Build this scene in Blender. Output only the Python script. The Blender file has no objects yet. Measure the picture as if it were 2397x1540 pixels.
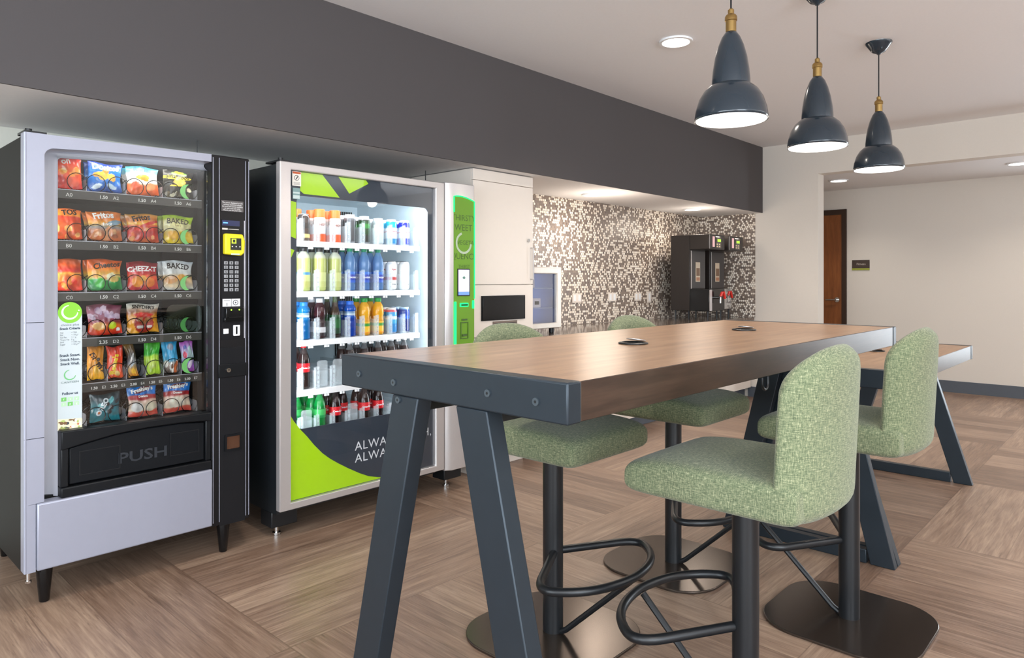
import bpy, math, random
from mathutils import Vector, Matrix, noise as mnoise
random.seed(7)
PI = math.pi
SC = bpy.context.scene
COL = SC.collection

# ------------------------------------------------------------------ colour / nodes
def lin(c):
    c = c / 255.0
    return c / 12.92 if c <= 0.04045 else ((c + 0.055) / 1.055) ** 2.4
def rgb(r, g, b): return (lin(r), lin(g), lin(b), 1.0)

class NT:
    def __init__(s, name):
        s.m = bpy.data.materials.new(name); s.m.use_nodes = True
        s.t = s.m.node_tree; s.t.nodes.clear()
        s.out = s.t.nodes.new('ShaderNodeOutputMaterial')
    def n(s, ty, **kw):
        nd = s.t.nodes.new('ShaderNode' + ty)
        for k, v in kw.items():
            setattr(nd, k, v)
        return nd
    def set(s, nd, key, val):
        i = nd.inputs[key]
        if isinstance(val, bpy.types.NodeSocket): s.t.links.new(val, i)
        else: i.default_value = val
    def math(s, op, a, b=None, c=None):
        nd = s.n('Math', operation=op)
        s.set(nd, 0, a)
        if b is not None: s.set(nd, 1, b)
        if c is not None: s.set(nd, 2, c)
        return nd.outputs[0]
    def xyz(s, x, y, z=0.0):
        nd = s.n('CombineXYZ'); s.set(nd, 0, x); s.set(nd, 1, y); s.set(nd, 2, z); return nd.outputs[0]
    def coords(s, kind='Object'):
        tc = s.n('TexCoord'); sp = s.n('SeparateXYZ'); s.set(sp, 0, tc.outputs[kind]); return tc.outputs[kind], sp.outputs
    def noise(s, vec, scale=5.0, detail=3.0, rough=0.5):
        nd = s.n('TexNoise'); s.set(nd, 'Vector', vec); s.set(nd, 'Scale', scale); s.set(nd, 'Detail', detail); s.set(nd, 'Roughness', rough)
        return nd.outputs['Fac'] if 'Fac' in nd.outputs else nd.outputs[0]
    def white(s, vec):
        nd = s.n('TexWhiteNoise', noise_dimensions='3D'); s.set(nd, 'Vector', vec); return nd.outputs['Value']
    def ramp(s, fac, stops, interp='LINEAR'):
        nd = s.n('ValToRGB'); s.set(nd, 0, fac); cr = nd.color_ramp; cr.interpolation = interp
        while len(cr.elements) < len(stops): cr.elements.new(0.5)
        for e, (p, c) in zip(cr.elements, stops): e.position = p; e.color = c
        return nd.outputs[0]
    def mix(s, fac, a, b, mode='MIX'):
        nd = s.n('MixRGB', blend_type=mode); s.set(nd, 0, fac); s.set(nd, 1, a); s.set(nd, 2, b); return nd.outputs[0]
    def bump(s, h, strength=0.2, dist=0.01):
        nd = s.n('Bump'); s.set(nd, 'Height', h); s.set(nd, 'Strength', strength); s.set(nd, 'Distance', dist); return nd.outputs[0]
    def principled(s, color, rough=0.5, metal=0.0, **kw):
        p = s.n('BsdfPrincipled'); s.set(p, 'Base Color', color); s.set(p, 'Roughness', rough); s.set(p, 'Metallic', metal)
        for k, v in kw.items(): s.set(p, k.replace('_', ' '), v)
        return p
    def done(s, shader):
        s.t.links.new(shader.outputs[0] if hasattr(shader, 'outputs') else shader, s.out.inputs[0]); return s.m

def plain(name, col, rough=0.5, metal=0.0, grain=0.05, gscale=30.0, bump=0.0, **kw):
    t = NT(name); v, _ = t.coords()
    f = t.noise(v, gscale, 2.0)
    a = tuple(min(1, x * (1 + grain)) for x in col[:3]) + (1,); b = tuple(x * (1 - grain) for x in col[:3]) + (1,)
    c = t.mix(f, b, a)
    p = t.principled(c, rough, metal, **kw)
    if bump: t.set(p, 'Normal', t.bump(f, bump, 0.002))
    return t.done(p)
def glow(name, col, strength):
    t = NT(name); e = t.n('Emission'); t.set(e, 0, col); t.set(e, 1, strength); return t.done(e)
def attr_mat(name, rough=0.35, clear=0.0, emit=0.0, coat=0.0):
    t = NT(name); a = t.n('Attribute'); a.attribute_name = 'Col'
    p = t.principled(a.outputs['Color'], rough, 0.0)
    if coat: t.set(p, 'Coat Weight', coat)
    if emit: t.set(p, 'Emission Color', a.outputs['Color']); t.set(p, 'Emission Strength', emit)
    if clear:
        tr = t.n('BsdfTransparent'); t.set(tr, 0, t.mix(0.35, a.outputs['Color'], (1, 1, 1, 1)))
        mx = t.n('MixShader'); t.set(mx, 0, 1 - clear); t.set(mx, 1, tr.outputs[0]); t.set(mx, 2, p.outputs[0]); p = mx
    return t.done(p)
def glass(name, tint=(1, 1, 1, 1), ior=1.5, rough=0.0, boost=1.0):
    t = NT(name); tr = t.n('BsdfTransparent'); t.set(tr, 0, tint)
    g = t.n('BsdfGlossy'); t.set(g, 'Roughness', rough)
    fr = t.n('Fresnel'); t.set(fr, 0, ior)
    mx = t.n('MixShader'); t.set(mx, 0, t.math('MULTIPLY', fr.outputs[0], boost)); t.set(mx, 1, tr.outputs[0]); t.set(mx, 2, g.outputs[0])
    return t.done(mx)

# ------------------------------------------------------------------ mesh builder
class MB:
    def __init__(s): s.v = []; s.f = []; s.c = []; s.col = (1, 1, 1, 1); s.mi = []; s.m = 0
    def add(s, verts, faces, cols=None):
        b = len(s.v); s.v += [tuple(p) for p in verts]
        s.f += [tuple(b + i for i in f) for f in faces]; s.mi += [s.m] * len(faces)
        s.c += cols if cols else [s.col] * len(verts)
        return s
    def box(s, x0, x1, y0, y1, z0, z1):
        v = [(x, y, z) for z in (z0, z1) for y in (y0, y1) for x in (x0, x1)]
        return s.add(v, [(0, 2, 3, 1), (4, 5, 7, 6), (0, 1, 5, 4), (2, 6, 7, 3), (0, 4, 6, 2), (1, 3, 7, 5)])
    def prism(s, poly, a0, a1, axis='y'):
        # poly: 2D points in the plane perpendicular to axis (x,z for y; y,z for x; x,y for z)
        def P(p, a):
            return {'y': (p[0], a, p[1]), 'x': (a, p[0], p[1]), 'z': (p[0], p[1], a)}[axis]
        n = len(poly); v = [P(p, a0) for p in poly] + [P(p, a1) for p in poly]
        f = [tuple(range(n)), tuple(range(2 * n - 1, n - 1, -1))] + [(i + n, (i + 1) % n + n, (i + 1) % n, i) for i in range(n)]
        return s.add(v, f)
    def ring_prism(s, outer, inner, a0, a1, axis='y'):
        # frame between two loops with the same number of points
        def P(p, a):
            return {'y': (p[0], a, p[1]), 'x': (a, p[0], p[1]), 'z': (p[0], p[1], a)}[axis]
        n = len(outer); v = [P(p, a) for a in (a0, a1) for L in (outer, inner) for p in L]
        f = []
        for i in range(n):
            j = (i + 1) % n
            f += [(i, j, n + j, n + i), (2 * n + j, 2 * n + i, 3 * n + i, 3 * n + j), (j, i, 2 * n + i, 2 * n + j), (n + i, n + j, 3 * n + j, 3 * n + i)]
        return s.add(v, f)
    def poly(s, pts): return s.add(pts, [tuple(range(len(pts)))])
    def disc(s, c, r, axis='z', seg=24, ry=None):
        ry = r if ry is None else ry
        P = []
        for i in range(seg):
            a = 2 * PI * i / seg; ca, sa = r * math.cos(a), ry * math.sin(a)
            P.append({'z': (c[0] + ca, c[1] + sa, c[2]), 'y': (c[0] + ca, c[1], c[2] + sa), 'x': (c[0], c[1] + ca, c[2] + sa)}[axis])
        return s.poly(P)
    def lathe(s, prof, c=(0, 0, 0), seg=24, colf=None, cap=True):
        n = len(prof); v = []; cols = []
        for (r, z) in prof:
            for k in range(seg):
                a = 2 * PI * k / seg
                v.append((c[0] + r * math.cos(a), c[1] + r * math.sin(a), c[2] + z)); cols.append(colf(z, a) if colf else s.col)
        f = [(i * seg + k, i * seg + (k + 1) % seg, (i + 1) * seg + (k + 1) % seg, (i + 1) * seg + k) for i in range(n - 1) for k in range(seg)]
        if cap: f += [tuple(range(seg - 1, -1, -1)), tuple((n - 1) * seg + k for k in range(seg))]
        return s.add(v, f, cols)
    def cyl(s, p0, p1, r, seg=16, r1=None): return s.tube([p0, p1], r, seg, r1=r1)
    def tube(s, path, r, seg=10, closed=False, r1=None):
        P = [Vector(p) for p in path]; n = len(P); v = []; up = None
        for i, p in enumerate(P):
            a = P[(i - 1) % n] if (closed or i > 0) else p; b = P[(i + 1) % n] if (closed or i < n - 1) else p
            t = (b - a).normalized()
            if up is None:
                up = t.cross(Vector((0, 0, 1)))
                if up.length < 1e-3: up = Vector((1, 0, 0))
            x = (up - t * up.dot(t)).normalized(); up = x; y = t.cross(x)
            rr = r if r1 is None else r + (r1 - r) * i / (n - 1)
            for k in range(seg):
                an = 2 * PI * k / seg; v.append(p + x * (rr * math.cos(an)) + y * (rr * math.sin(an)))
        m = n if closed else n - 1
        f = [(i * seg + k, i * seg + (k + 1) % seg, ((i + 1) % n) * seg + (k + 1) % seg, ((i + 1) % n) * seg + k) for i in range(m) for k in range(seg)]
        if not closed: f += [tuple(range(seg - 1, -1, -1)), tuple((n - 1) * seg + k for k in range(seg))]
        return s.add(v, f)
    def text(s, body, size, fn, align='CENTER', bold=0.0, sx=1.0, space=1.0):
        me = text_mesh(body, size, align, bold, space)
        b = len(s.v)
        for q in me.vertices: s.v.append(tuple(fn(q.co.x * sx, q.co.y))); s.c.append(s.col)
        for p in me.polygons: s.f.append(tuple(b + i for i in p.vertices)); s.mi.append(s.m)
        bpy.data.meshes.remove(me)
        return s
    def build(s, name, mats, parent=None, bevel=0.0, smooth=True, angle=35, sub=0, seg=2):
        off = Vector((0, 0, 0)); q = parent
        while q is not None: off += q.location; q = q.parent
        me = bpy.data.meshes.new(name)
        me.from_pydata([(p[0] - off.x, p[1] - off.y, p[2] - off.z) for p in s.v], [], s.f)
        for m in (mats if isinstance(mats, (list, tuple)) else [mats]): me.materials.append(m)
        ca = me.color_attributes.new('Col', 'FLOAT_COLOR', 'POINT')
        flat = []
        for c in s.c: flat += [c[0], c[1], c[2], 1.0]
        ca.data.foreach_set('color', flat)
        me.polygons.foreach_set('material_index', s.mi)
        me.update()
        if smooth:
            me.polygons.foreach_set('use_smooth', [True] * len(me.polygons))
            me.set_sharp_from_angle(angle=math.radians(angle))
        o = bpy.data.objects.new(name, me); COL.objects.link(o); o.parent = parent
        if bevel:
            b = o.modifiers.new('b', 'BEVEL'); b.width = bevel; b.segments = seg; b.limit_method = 'ANGLE'; b.angle_limit = math.radians(40); b.harden_normals = False
        if sub:
            d = o.modifiers.new('s', 'SUBSURF'); d.levels = sub; d.render_levels = sub
        return o

def text_mesh(body, size, align='CENTER', bold=0.0, space=1.0):
    cu = bpy.data.curves.new('txt', 'FONT'); cu.body = body; cu.size = size; cu.align_x = align; cu.resolution_u = 2; cu.offset = bold; cu.space_character = space
    o = bpy.data.objects.new('txt', cu); COL.objects.link(o)
    me = bpy.data.meshes.new_from_object(o)
    bpy.data.objects.remove(o); bpy.data.curves.remove(cu)
    return me

def thing(name, label, cat, loc=(0, 0, 0), rotz=0.0, group=None):
    o = bpy.data.objects.new(name, None); o.empty_display_size = 0.05; COL.objects.link(o)
    o.location = loc; o.rotation_euler = (0, 0, rotz); o['label'] = label; o['category'] = cat
    if group: o['group'] = group
    return o
def tag(o, label, cat, group=None):
    o['label'] = label; o['category'] = cat
    if group: o['group'] = group
    return o
def struct(o, label=None):
    o['kind'] = 'structure'
    return o
def dup(root, loc, rotz=None, label=None, group=None):
    r = root.copy(); COL.objects.link(r); r.location = loc
    if rotz is not None: r.rotation_euler = (0, 0, rotz)
    if label: r['label'] = label
    if group: r['group'] = group
    for ch in list(root.children):
        c = ch.copy(); COL.objects.link(c); c.parent = r
        for g in list(ch.children):
            d = g.copy(); COL.objects.link(d); d.parent = c
    return r
def arc(cx, cy, r, a0, a1, n, ry=None):
    ry = r if ry is None else ry
    return [(cx + r * math.cos(a0 + (a1 - a0) * i / n), cy + ry * math.sin(a0 + (a1 - a0) * i / n)) for i in range(n + 1)]
def rrect(x0, x1, z0, z1, r, n=5):
    return arc(x1 - r, z0 + r, r, -PI / 2, 0, n) + arc(x1 - r, z1 - r, r, 0, PI / 2, n) + arc(x0 + r, z1 - r, r, PI / 2, PI, n) + arc(x0 + r, z0 + r, r, PI, 1.5 * PI, n)

# ------------------------------------------------------------------ materials
M = {}
M['ceiling'] = plain('ceiling_paint', rgb(236, 236, 238), 0.9, grain=0.02, gscale=60, bump=0.05)
M['wall'] = plain('wall_paint', rgb(216, 209, 200), 0.85, grain=0.02, gscale=90, bump=0.08)
M['wall_light'] = plain('alcove_paint', rgb(206, 206, 196), 0.85, grain=0.02, gscale=90, bump=0.08)
M['soffit'] = plain('charcoal_paint', rgb(76, 72, 73), 0.8, grain=0.03, gscale=120, bump=0.08)
M['base'] = plain('baseboard_rubber', rgb(80, 86, 95), 0.5)
M['black'] = plain('black_powder_coat', rgb(28, 30, 33), 0.35, 0.2, grain=0.1, gscale=300)
M['steel'] = plain('blued_steel', rgb(40, 49, 57), 0.4, 0.4, grain=0.08, gscale=25)
M['bolt'] = plain('bolt_steel', rgb(84, 94, 102), 0.3, 0.6)
M['blackgloss'] = plain('gloss_black', rgb(14, 15, 17), 0.16, 0.1)
M['baseplate'] = plain('base_plate_coat', rgb(84, 74, 67), 0.2, 0.75, grain=0.15, gscale=120)
M['dark'] = plain('dark_plastic', rgb(17, 19, 22), 0.4, Specular_IOR_Level=.22)
M['darkin'] = plain('machine_interior', rgb(50, 50, 52), 0.4)
M['m1side'] = plain('machine_side_black', rgb(17, 16, 16), 0.55, Specular_IOR_Level=.22, grain=0.08, gscale=8)
M['silver'] = plain('silver_plastic', rgb(160, 163, 179), 0.35, 0.3, grain=0.02)
M['silver_in'] = plain('silver_recess', rgb(196, 197, 206), 0.3, 0.15, grain=0.02)
M['alu'] = plain('brushed_aluminium', rgb(196, 192, 192), 0.32, 0.55, grain=0.04, gscale=200)
M['chrome'] = plain('chrome', rgb(215, 215, 215), 0.12, 1.0)
M['brass'] = plain('brass', rgb(176, 146, 92), 0.28, 1.0, grain=0.08)
M['white'] = plain('white_laminate', rgb(226, 216, 206), 0.4, grain=0.015)
M['whiteplastic'] = plain('white_plastic', rgb(235, 236, 238), 0.4)
M['coldwhite'] = plain('cooler_liner', rgb(200, 216, 224), 0.35)
M['navy'] = plain('navy_enamel', rgb(31, 45, 56), 0.22, 0.1, grain=0.04, Coat_Weight=0.6, Coat_Roughness=0.12)
M['lampin'] = glow('lamp_inner_white', (1.0, 0.93, 0.85, 1), 3.0)
M['bulb'] = glow('bulb_glow', (1.0, 0.9, 0.78, 1), 14.0)
M['downglow'] = glow('downlight_glow', (1.0, 0.92, 0.82, 1), 9.0)
M['led'] = glow('led_white', (0.9, 0.97, 1.0, 1), 5.0)
M['green_led'] = glow('green_led', (0.02, 1.0, 0.18, 1), 2.4)
M['screen'] = attr_mat('display_screen', 0.3, emit=0.9)
M['print'] = attr_mat('printed_film', 0.32, coat=0.25)
M['matteprint'] = attr_mat('printed_vinyl', 0.45)
M['drink'] = attr_mat('drink_bottle', 0.12, clear=0.28, coat=0.3)
M['water'] = attr_mat('water_bottle', 0.08, clear=0.5, coat=0.3)
M['can'] = attr_mat('drinks_can', 0.22, coat=0.4)
M['cap'] = attr_mat('bottle_cap', 0.35)
def frosted(name, tint, col, fac, rough=.15):
    t = NT(name); tr = t.n('BsdfTransparent'); t.set(tr, 0, tint); p = t.principled(col, rough, 0.0)
    mx = t.n('MixShader'); t.set(mx, 0, fac); t.set(mx, 1, tr.outputs[0]); t.set(mx, 2, p.outputs[0]); return t.done(mx)
M['clear'] = frosted('clear_plastic', (.97, .985, .99, 1), rgb(236, 244, 248), .2)
M['glass'] = glass('door_glass', (0.96, 0.97, 0.97, 1), 1.5, 0.0, .9)
M['glass2'] = glass('cooler_glass', (0.99, 0.995, 1, 1), 1.45, 0.0, .36)
M['doorwood'] = None

def mat_floor():
    t = NT('wood_plank_floor'); v, o = t.coords()
    B = 1.31
    gx = t.math('DIVIDE', t.math('SUBTRACT', o[0], 1.233), B); gy = t.math('DIVIDE', t.math('SUBTRACT', o[1], 2.2), B)
    ix = t.math('FLOOR', gx); iy = t.math('FLOOR', gy)
    par = t.math('FLOORED_MODULO', t.math('ADD', ix, iy), 2.0)      # 1: planks along y, 0: along x
    inv = t.math('SUBTRACT', 1.0, par)
    fx = t.math('FRACT', gx); fy = t.math('FRACT', gy)
    across = t.math('ADD', t.math('MULTIPLY', par, fx), t.math('MULTIPLY', inv, fy))
    along = t.math('ADD', t.math('MULTIPLY', par, o[1]), t.math('MULTIPLY', inv, o[0]))
    ac = t.math('MULTIPLY', across, 7.0); pid = t.math('FLOOR', ac); pf = t.math('FRACT', ac)
    w = t.white(t.xyz(ix, iy, pid))
    w2 = t.white(t.xyz(t.math('ADD', ix, 37.0), iy, pid))
    acm = t.math('ADD', t.math('MULTIPLY', across, B), t.math('MULTIPLY', w, 53.0))
    g1 = t.noise(t.xyz(t.math('MULTIPLY', along, 1.3), t.math('MULTIPLY', acm, 16.0), w2), 2.2, 6.0, 0.62)
    g2 = t.noise(t.xyz(t.math('MULTIPLY', along, 3.0), t.math('MULTIPLY', acm, 70.0), w), 2.0, 3.0, 0.6)
    g3 = t.noise(t.xyz(along, t.math('MULTIPLY', acm, 4.0), w2), 1.6, 3.0, 0.5)
    f = t.math('ADD', t.math('MULTIPLY', g1, 0.62), t.math('MULTIPLY', g2, 0.38))
    f = t.math('ADD', f, t.math('MULTIPLY', t.math('SUBTRACT', w, 0.5), 0.2))
    c = t.ramp(f, [(0.28, rgb(70, 54, 46)), (0.42, rgb(114, 93, 80)), (0.55, rgb(142, 119, 103)), (0.72, rgb(178, 154, 133))])
    c = t.mix(t.math('MULTIPLY', g3, 0.45), c, rgb(150, 118, 94))
    fl = t.noise(t.xyz(t.math('MULTIPLY', along, 7.0), t.math('MULTIPLY', acm, 60.0), t.math('MULTIPLY', w, 9.0)), 1.0, 4.0, 0.7)
    c = t.mix(t.math('MULTIPLY', t.ramp(fl, [(.6, (0, 0, 0, 1)), (.72, (1, 1, 1, 1))]), .55), c, rgb(84, 66, 56))
    edge = t.math('LESS_THAN', t.math('MINIMUM', pf, t.math('SUBTRACT', 1.0, pf)), 0.012)
    be = t.math('MINIMUM', t.math('MINIMUM', fx, t.math('SUBTRACT', 1.0, fx)), t.math('MINIMUM', fy, t.math('SUBTRACT', 1.0, fy)))
    edge = t.math('MAXIMUM', edge, t.math('LESS_THAN', be, 0.0018))
    c = t.mix(t.math('MULTIPLY', edge, 0.35), c, rgb(70, 52, 42))
    p = t.principled(c, 0.4)
    t.set(p, 'Roughness', t.math('MULTIPLY_ADD', g1, 0.2, 0.28))
    t.set(p, 'Normal', t.bump(f, 0.12, 0.004))
    return t.done(p)
M['floor'] = mat_floor()

def mat_wood(name, dark, mid, light, axis=0, rough=0.32, sc=1.0):
    t = NT(name); v, o = t.coords()
    a = o[axis]; others = [o[i] for i in range(3) if i != axis]
    b = t.math('ADD', others[0], t.math('MULTIPLY', others[1], 0.8))
    g1 = t.noise(t.xyz(t.math('MULTIPLY', a, 1.1 * sc), t.math('MULTIPLY', b, 11.0 * sc)), 2.4, 6.0, 0.6)
    g2 = t.noise(t.xyz(t.math('MULTIPLY', a, 5.0 * sc), t.math('MULTIPLY', b, 120.0 * sc)), 2.0, 3.0, 0.6)
    f = t.math('ADD', t.math('MULTIPLY', g1, 0.7), t.math('MULTIPLY', g2, 0.3))
    c = t.ramp(f, [(0.32, dark), (0.5, mid), (0.68, light)])
    p = t.principled(c, rough); t.set(p, 'Normal', t.bump(f, 0.004, 0.001))
    return t.done(p)
M['tabletop'] = mat_wood('walnut_laminate', rgb(134, 100, 74), rgb(156, 121, 92), rgb(178, 143, 110), rough=.28)
M['tableedge'] = mat_wood('walnut_edge', rgb(36, 26, 20), rgb(54, 39, 31), rgb(70, 52, 41), rough=.34)
M['doorwood'] = mat_wood('stained_door', rgb(104, 58, 26), rgb(126, 72, 34), rgb(142, 86, 44), axis=2, rough=0.4)

def mat_tile():
    t = NT('penny_mosaic'); v, o = t.coords()
    P = 0.0235; H = P * 0.866
    s = t.math('ADD', o[0], o[1])                       # along either wall
    row = t.math('FLOOR', t.math('DIVIDE', o[2], H)); fr = t.math('FRACT', t.math('DIVIDE', o[2], H))
    sx = t.math('ADD', t.math('DIVIDE', s, P), t.math('MULTIPLY', t.math('FLOORED_MODULO', row, 2.0), 0.5))
    cx = t.math('FLOOR', sx); fx = t.math('FRACT', sx)
    dx = t.math('SUBTRACT', fx, 0.5); dz = t.math('MULTIPLY', t.math('SUBTRACT', fr, 0.5), 0.866)
    d = t.math('SQRT', t.math('ADD', t.math('MULTIPLY', dx, dx), t.math('MULTIPLY', dz, dz)))
    w = t.white(t.xyz(cx, row, 3.0))
    c = t.ramp(w, [(0.0, rgb(122, 108, 98)), (0.25, rgb(138, 122, 110)), (0.44, rgb(108, 96, 90)), (0.53, rgb(234, 222, 206)), (0.8, rgb(246, 238, 226))], 'CONSTANT')
    m = t.math('LESS_THAN', d, 0.44)
    c = t.mix(m, rgb(122, 110, 102), c)
    p = t.principled(c, 0.25)
    t.set(p, 'Roughness', t.math('MULTIPLY_ADD', m, -0.45, 0.7))
    t.set(p, 'Normal', t.bump(m, 0.3, 0.002))
    return t.done(p)
M['tile'] = mat_tile()

def mat_granite():
    t = NT('speckled_granite'); v, o = t.coords()
    f = t.noise(v, 90.0, 4.0, 0.7); g = t.noise(v, 22.0, 3.0)
    c = t.ramp(f, [(0.36, rgb(48, 42, 40)), (0.5, rgb(96, 84, 76)), (0.64, rgb(160, 146, 134))])
    c = t.mix(t.math('MULTIPLY', g, 0.5), c, rgb(88, 74, 66))
    return t.done(t.principled(c, 0.12))
M['granite'] = mat_granite()

def mat_fabric():
    t = NT('green_tweed'); v, o = t.coords()
    tc = t.n('TexCoord'); ns = t.n('SeparateXYZ'); t.set(ns, 0, tc.outputs['Normal'])
    n = [t.math('ABSOLUTE', ns.outputs[i]) for i in range(3)]
    zx = t.math('GREATER_THAN', n[2], t.math('MAXIMUM', n[0], n[1]))            # facing up or down
    xy = t.math('GREATER_THAN', n[0], n[1])                                     # facing sideways
    side = t.math('ADD', t.math('MULTIPLY', xy, o[1]), t.math('MULTIPLY', t.math('SUBTRACT', 1.0, xy), o[0]))
    iz = t.math('SUBTRACT', 1.0, zx)
    p = t.math('ADD', t.math('MULTIPLY', zx, o[0]), t.math('MULTIPLY', iz, side))
    q = t.math('ADD', t.math('MULTIPLY', zx, o[1]), t.math('MULTIPLY', iz, o[2]))
    def thread(p_, q_, sd): return t.noise(t.xyz(t.math('MULTIPLY', p_, 60.0), t.math('MULTIPLY', q_, 360.0), sd), 1.0, 2.0, 0.55)
    f = t.math('ADD', t.math('MULTIPLY', thread(p, q, 1.0), .5), t.math('MULTIPLY', thread(q, p, 7.0), .5))
    f = t.math('ADD', t.math('MULTIPLY', f, .8), t.math('MULTIPLY', t.noise(v, 380.0, 1.0), .2))
    big = t.noise(v, 7.0, 2.0)
    c = t.ramp(f, [(0.34, rgb(58, 68, 50)), (0.47, rgb(98, 106, 80)), (0.57, rgb(134, 138, 107)), (0.72, rgb(196, 193, 160))])
    c = t.mix(t.math('MULTIPLY', big, 0.3), c, rgb(98, 118, 82))
    pr = t.principled(c, 0.95, 0.0, Sheen_Weight=0.15)
    t.set(pr, 'Normal', t.bump(f, 0.35, 0.002))
    return t.done(pr)
M['fabric'] = mat_fabric()

# ------------------------------------------------------------------ room shell
XE, XC, YB, YT, CZ, SZ, SY = 7.36, 9.2, 4.04, 3.885, 2.716, 2.006, 3.15
YF, XL = -3.8, -3.2
def B(*a): return MB().box(*a)
struct(B(XL - .2, XC + .2, YF - .2, YB + .2, -0.1, 0).build('floor', M['floor'], smooth=False))
cl = MB().box(XL - .2, XE + .16, YF - .2, SY + .001, CZ, CZ + .1)
struct(cl.build('ceiling', M['ceiling'], smooth=False))
struct(B(XE + .16, XC + .2, YF - .2, YB + .2, 2.41, 2.5).build('ceiling_corridor', M['ceiling'], smooth=False))
s = MB(); s.box(XL - .1, XE, SY, SY + .012, SZ, CZ + .05)
struct(s.build('wall_soffit', M['soffit'], smooth=False))
struct(B(XL - .1, XE, SY + .012, YB + .1, SZ, SZ + .02).build('ceiling_alcove', M['ceiling'], smooth=False))
struct(B(XL - .1, 3.4, YB, YB + .1, 0, SZ).build('wall_back', M['wall_light'], smooth=False))
struct(B(3.4, XE, YT, YB + .1, 0, SZ).build('wall_alcove', M['wall'], smooth=False))
w = MB()
w.box(XE, XE + .16, 2.567, YB + .1, 0, CZ + .05)             # wall beside the opening
w.box(XE, XE + .16, YF, 2.567, 2.37, CZ + .05)               # head over the opening
struct(w.build('wall_right', M['wall'], smooth=False))
struct(B(XE + .16, XC, YB, YB + .1, 0, 2.45).build('wall_corridor_end', M['wall'], smooth=False))
# windows: one in the front wall behind the viewer, one in the left wall, one at the far end of the corridor side
w = MB(); wa, wb = -2.6, 1.0
w.box(XL, wa, YF - .1, YF, 0, CZ); w.box(wa, wb, YF - .1, YF, 0, .45); w.box(wa, wb, YF - .1, YF, 2.45, CZ); w.box(wb, XC, YF - .1, YF, 0, CZ)
struct(w.build('wall_front', M['wall'], smooth=False))
w = MB(); la, lb = -3.0, 2.4
w.box(XL - .1, XL, YF, la, 0, CZ); w.box(XL - .1, XL, la, lb, 0, .45); w.box(XL - .1, XL, la, lb, 2.45, CZ); w.box(XL - .1, XL, lb, YB + .1, 0, CZ)
struct(w.build('wall_left', M['wall'], smooth=False))
w = MB(); ca, cb = -.95, -.05
w.box(XC, XC + .1, cb, YB + .1, 0, 2.45); w.box(XC, XC + .1, ca, cb, 0, .35); w.box(XC, XC + .1, ca, cb, 2.3, 2.45); w.box(XC, XC + .1, YF, ca, 0, 2.45)
struct(w.build('wall_corridor', M['wall'], smooth=False))
def wframe(name, a0, a1, z0, z1, p, axis):
    f = MB(); f.ring_prism([(a0, z0), (a1, z0), (a1, z1), (a0, z1)], [(a0 + .05, z0 + .05), (a1 - .05, z0 + .05), (a1 - .05, z1 - .05), (a0 + .05, z1 - .05)], p - .03, p + .03, axis)
    n = max(1, round((a1 - a0) / 1.3))
    for i in range(1, n):
        m = a0 + (a1 - a0) * i / n; f.prism([(m - .025, z0 + .05), (m + .025, z0 + .05), (m + .025, z1 - .05), (m - .025, z1 - .05)], p - .028, p + .028, axis)
    struct(f.build(name, M['dark'], smooth=False))
wframe('window_1', wa, wb, .45, 2.45, YF - .05, 'y'); wframe('window_2', la, lb, .45, 2.45, XL - .05, 'x'); wframe('window_3', ca, cb, .35, 2.3, XC + .05, 'x')
# tiled backsplash (back and return wall)
t = MB(); t.box(3.705, XE - .008, YT - .008, YT, .872, SZ - .001)
struct(t.build('wall_backsplash', M['tile'], smooth=False))
t = MB(); t.box(XE - .008, XE, 3.233, YT, .872, SZ - .001)
struct(t.build('wall_backsplash_return', M['tile'], smooth=False))
# baseboards
struct(B(XE - .012, XE, 2.567, 3.31, 0, .11).build('baseboard_right', M['base'], smooth=False))
struct(B(XE, XE + .16, 2.555, 2.567, 0, .11).build('baseboard_jamb', M['base'], smooth=False))
struct(B(XC - .012, XC, YF, 2.79, 0, .13).build('baseboard_corridor', M['base'], smooth=False))
# corridor door
d = MB(); yr = 2.86
d.box(XC - .03, XC, yr, yr + .055, 0, 2.165); d.box(XC - .03, XC, yr + .985, yr + 1.04, 0, 2.165); d.box(XC - .03, XC, yr + .055, yr + .985, 2.1, 2.165)
dr = struct(B(XC - .016, XC, yr + .055, yr + .985, .01, 2.1).build('door_1', M['doorwood'], smooth=False))
d.build('door_frame', plain('door_frame_brown', rgb(52, 34, 24), 0.4), dr, smooth=False)
h = MB(); h.lathe([(0.028, 0), (0.028, .012), (.012, .014), (.012, .05)], seg=16)
h2 = MB(); h2.cyl((XC - .016, yr + .11, 1.03), (XC - .03, yr + .11, 1.03), .03); h2.cyl((XC - .03, yr + .11, 1.03), (XC - .07, yr + .11, 1.03), .011)
h2.tube([(XC - .065, yr + .105, 1.03), (XC - .07, yr + .17, 1.03), (XC - .066, yr + .235, 1.028)], .011)
h2.build('door_handle', M['chrome'], dr)
# room sign
sg = thing('room_sign', 'small dark brown door sign with green lower edge on the corridor wall', 'sign', (XC, 2.697, 1.40))
B(XC - .012, XC - .002, 2.597, 2.797, 1.425, 1.525).build('plate', plain('sign_brown', rgb(66, 52, 44), .5), sg, bevel=.002)
B(XC - .012, XC - .002, 2.597, 2.797, 1.400, 1.4245).build('edge_strip', plain('sign_green', rgb(150, 156, 60), .5), sg)
MB().text('Fitness', .038, lambda x, y: (XC - .0135, 2.692 - x, 1.463 + y)).build('lettering', plain('sign_letter', rgb(196, 186, 176), .5), sg)

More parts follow.
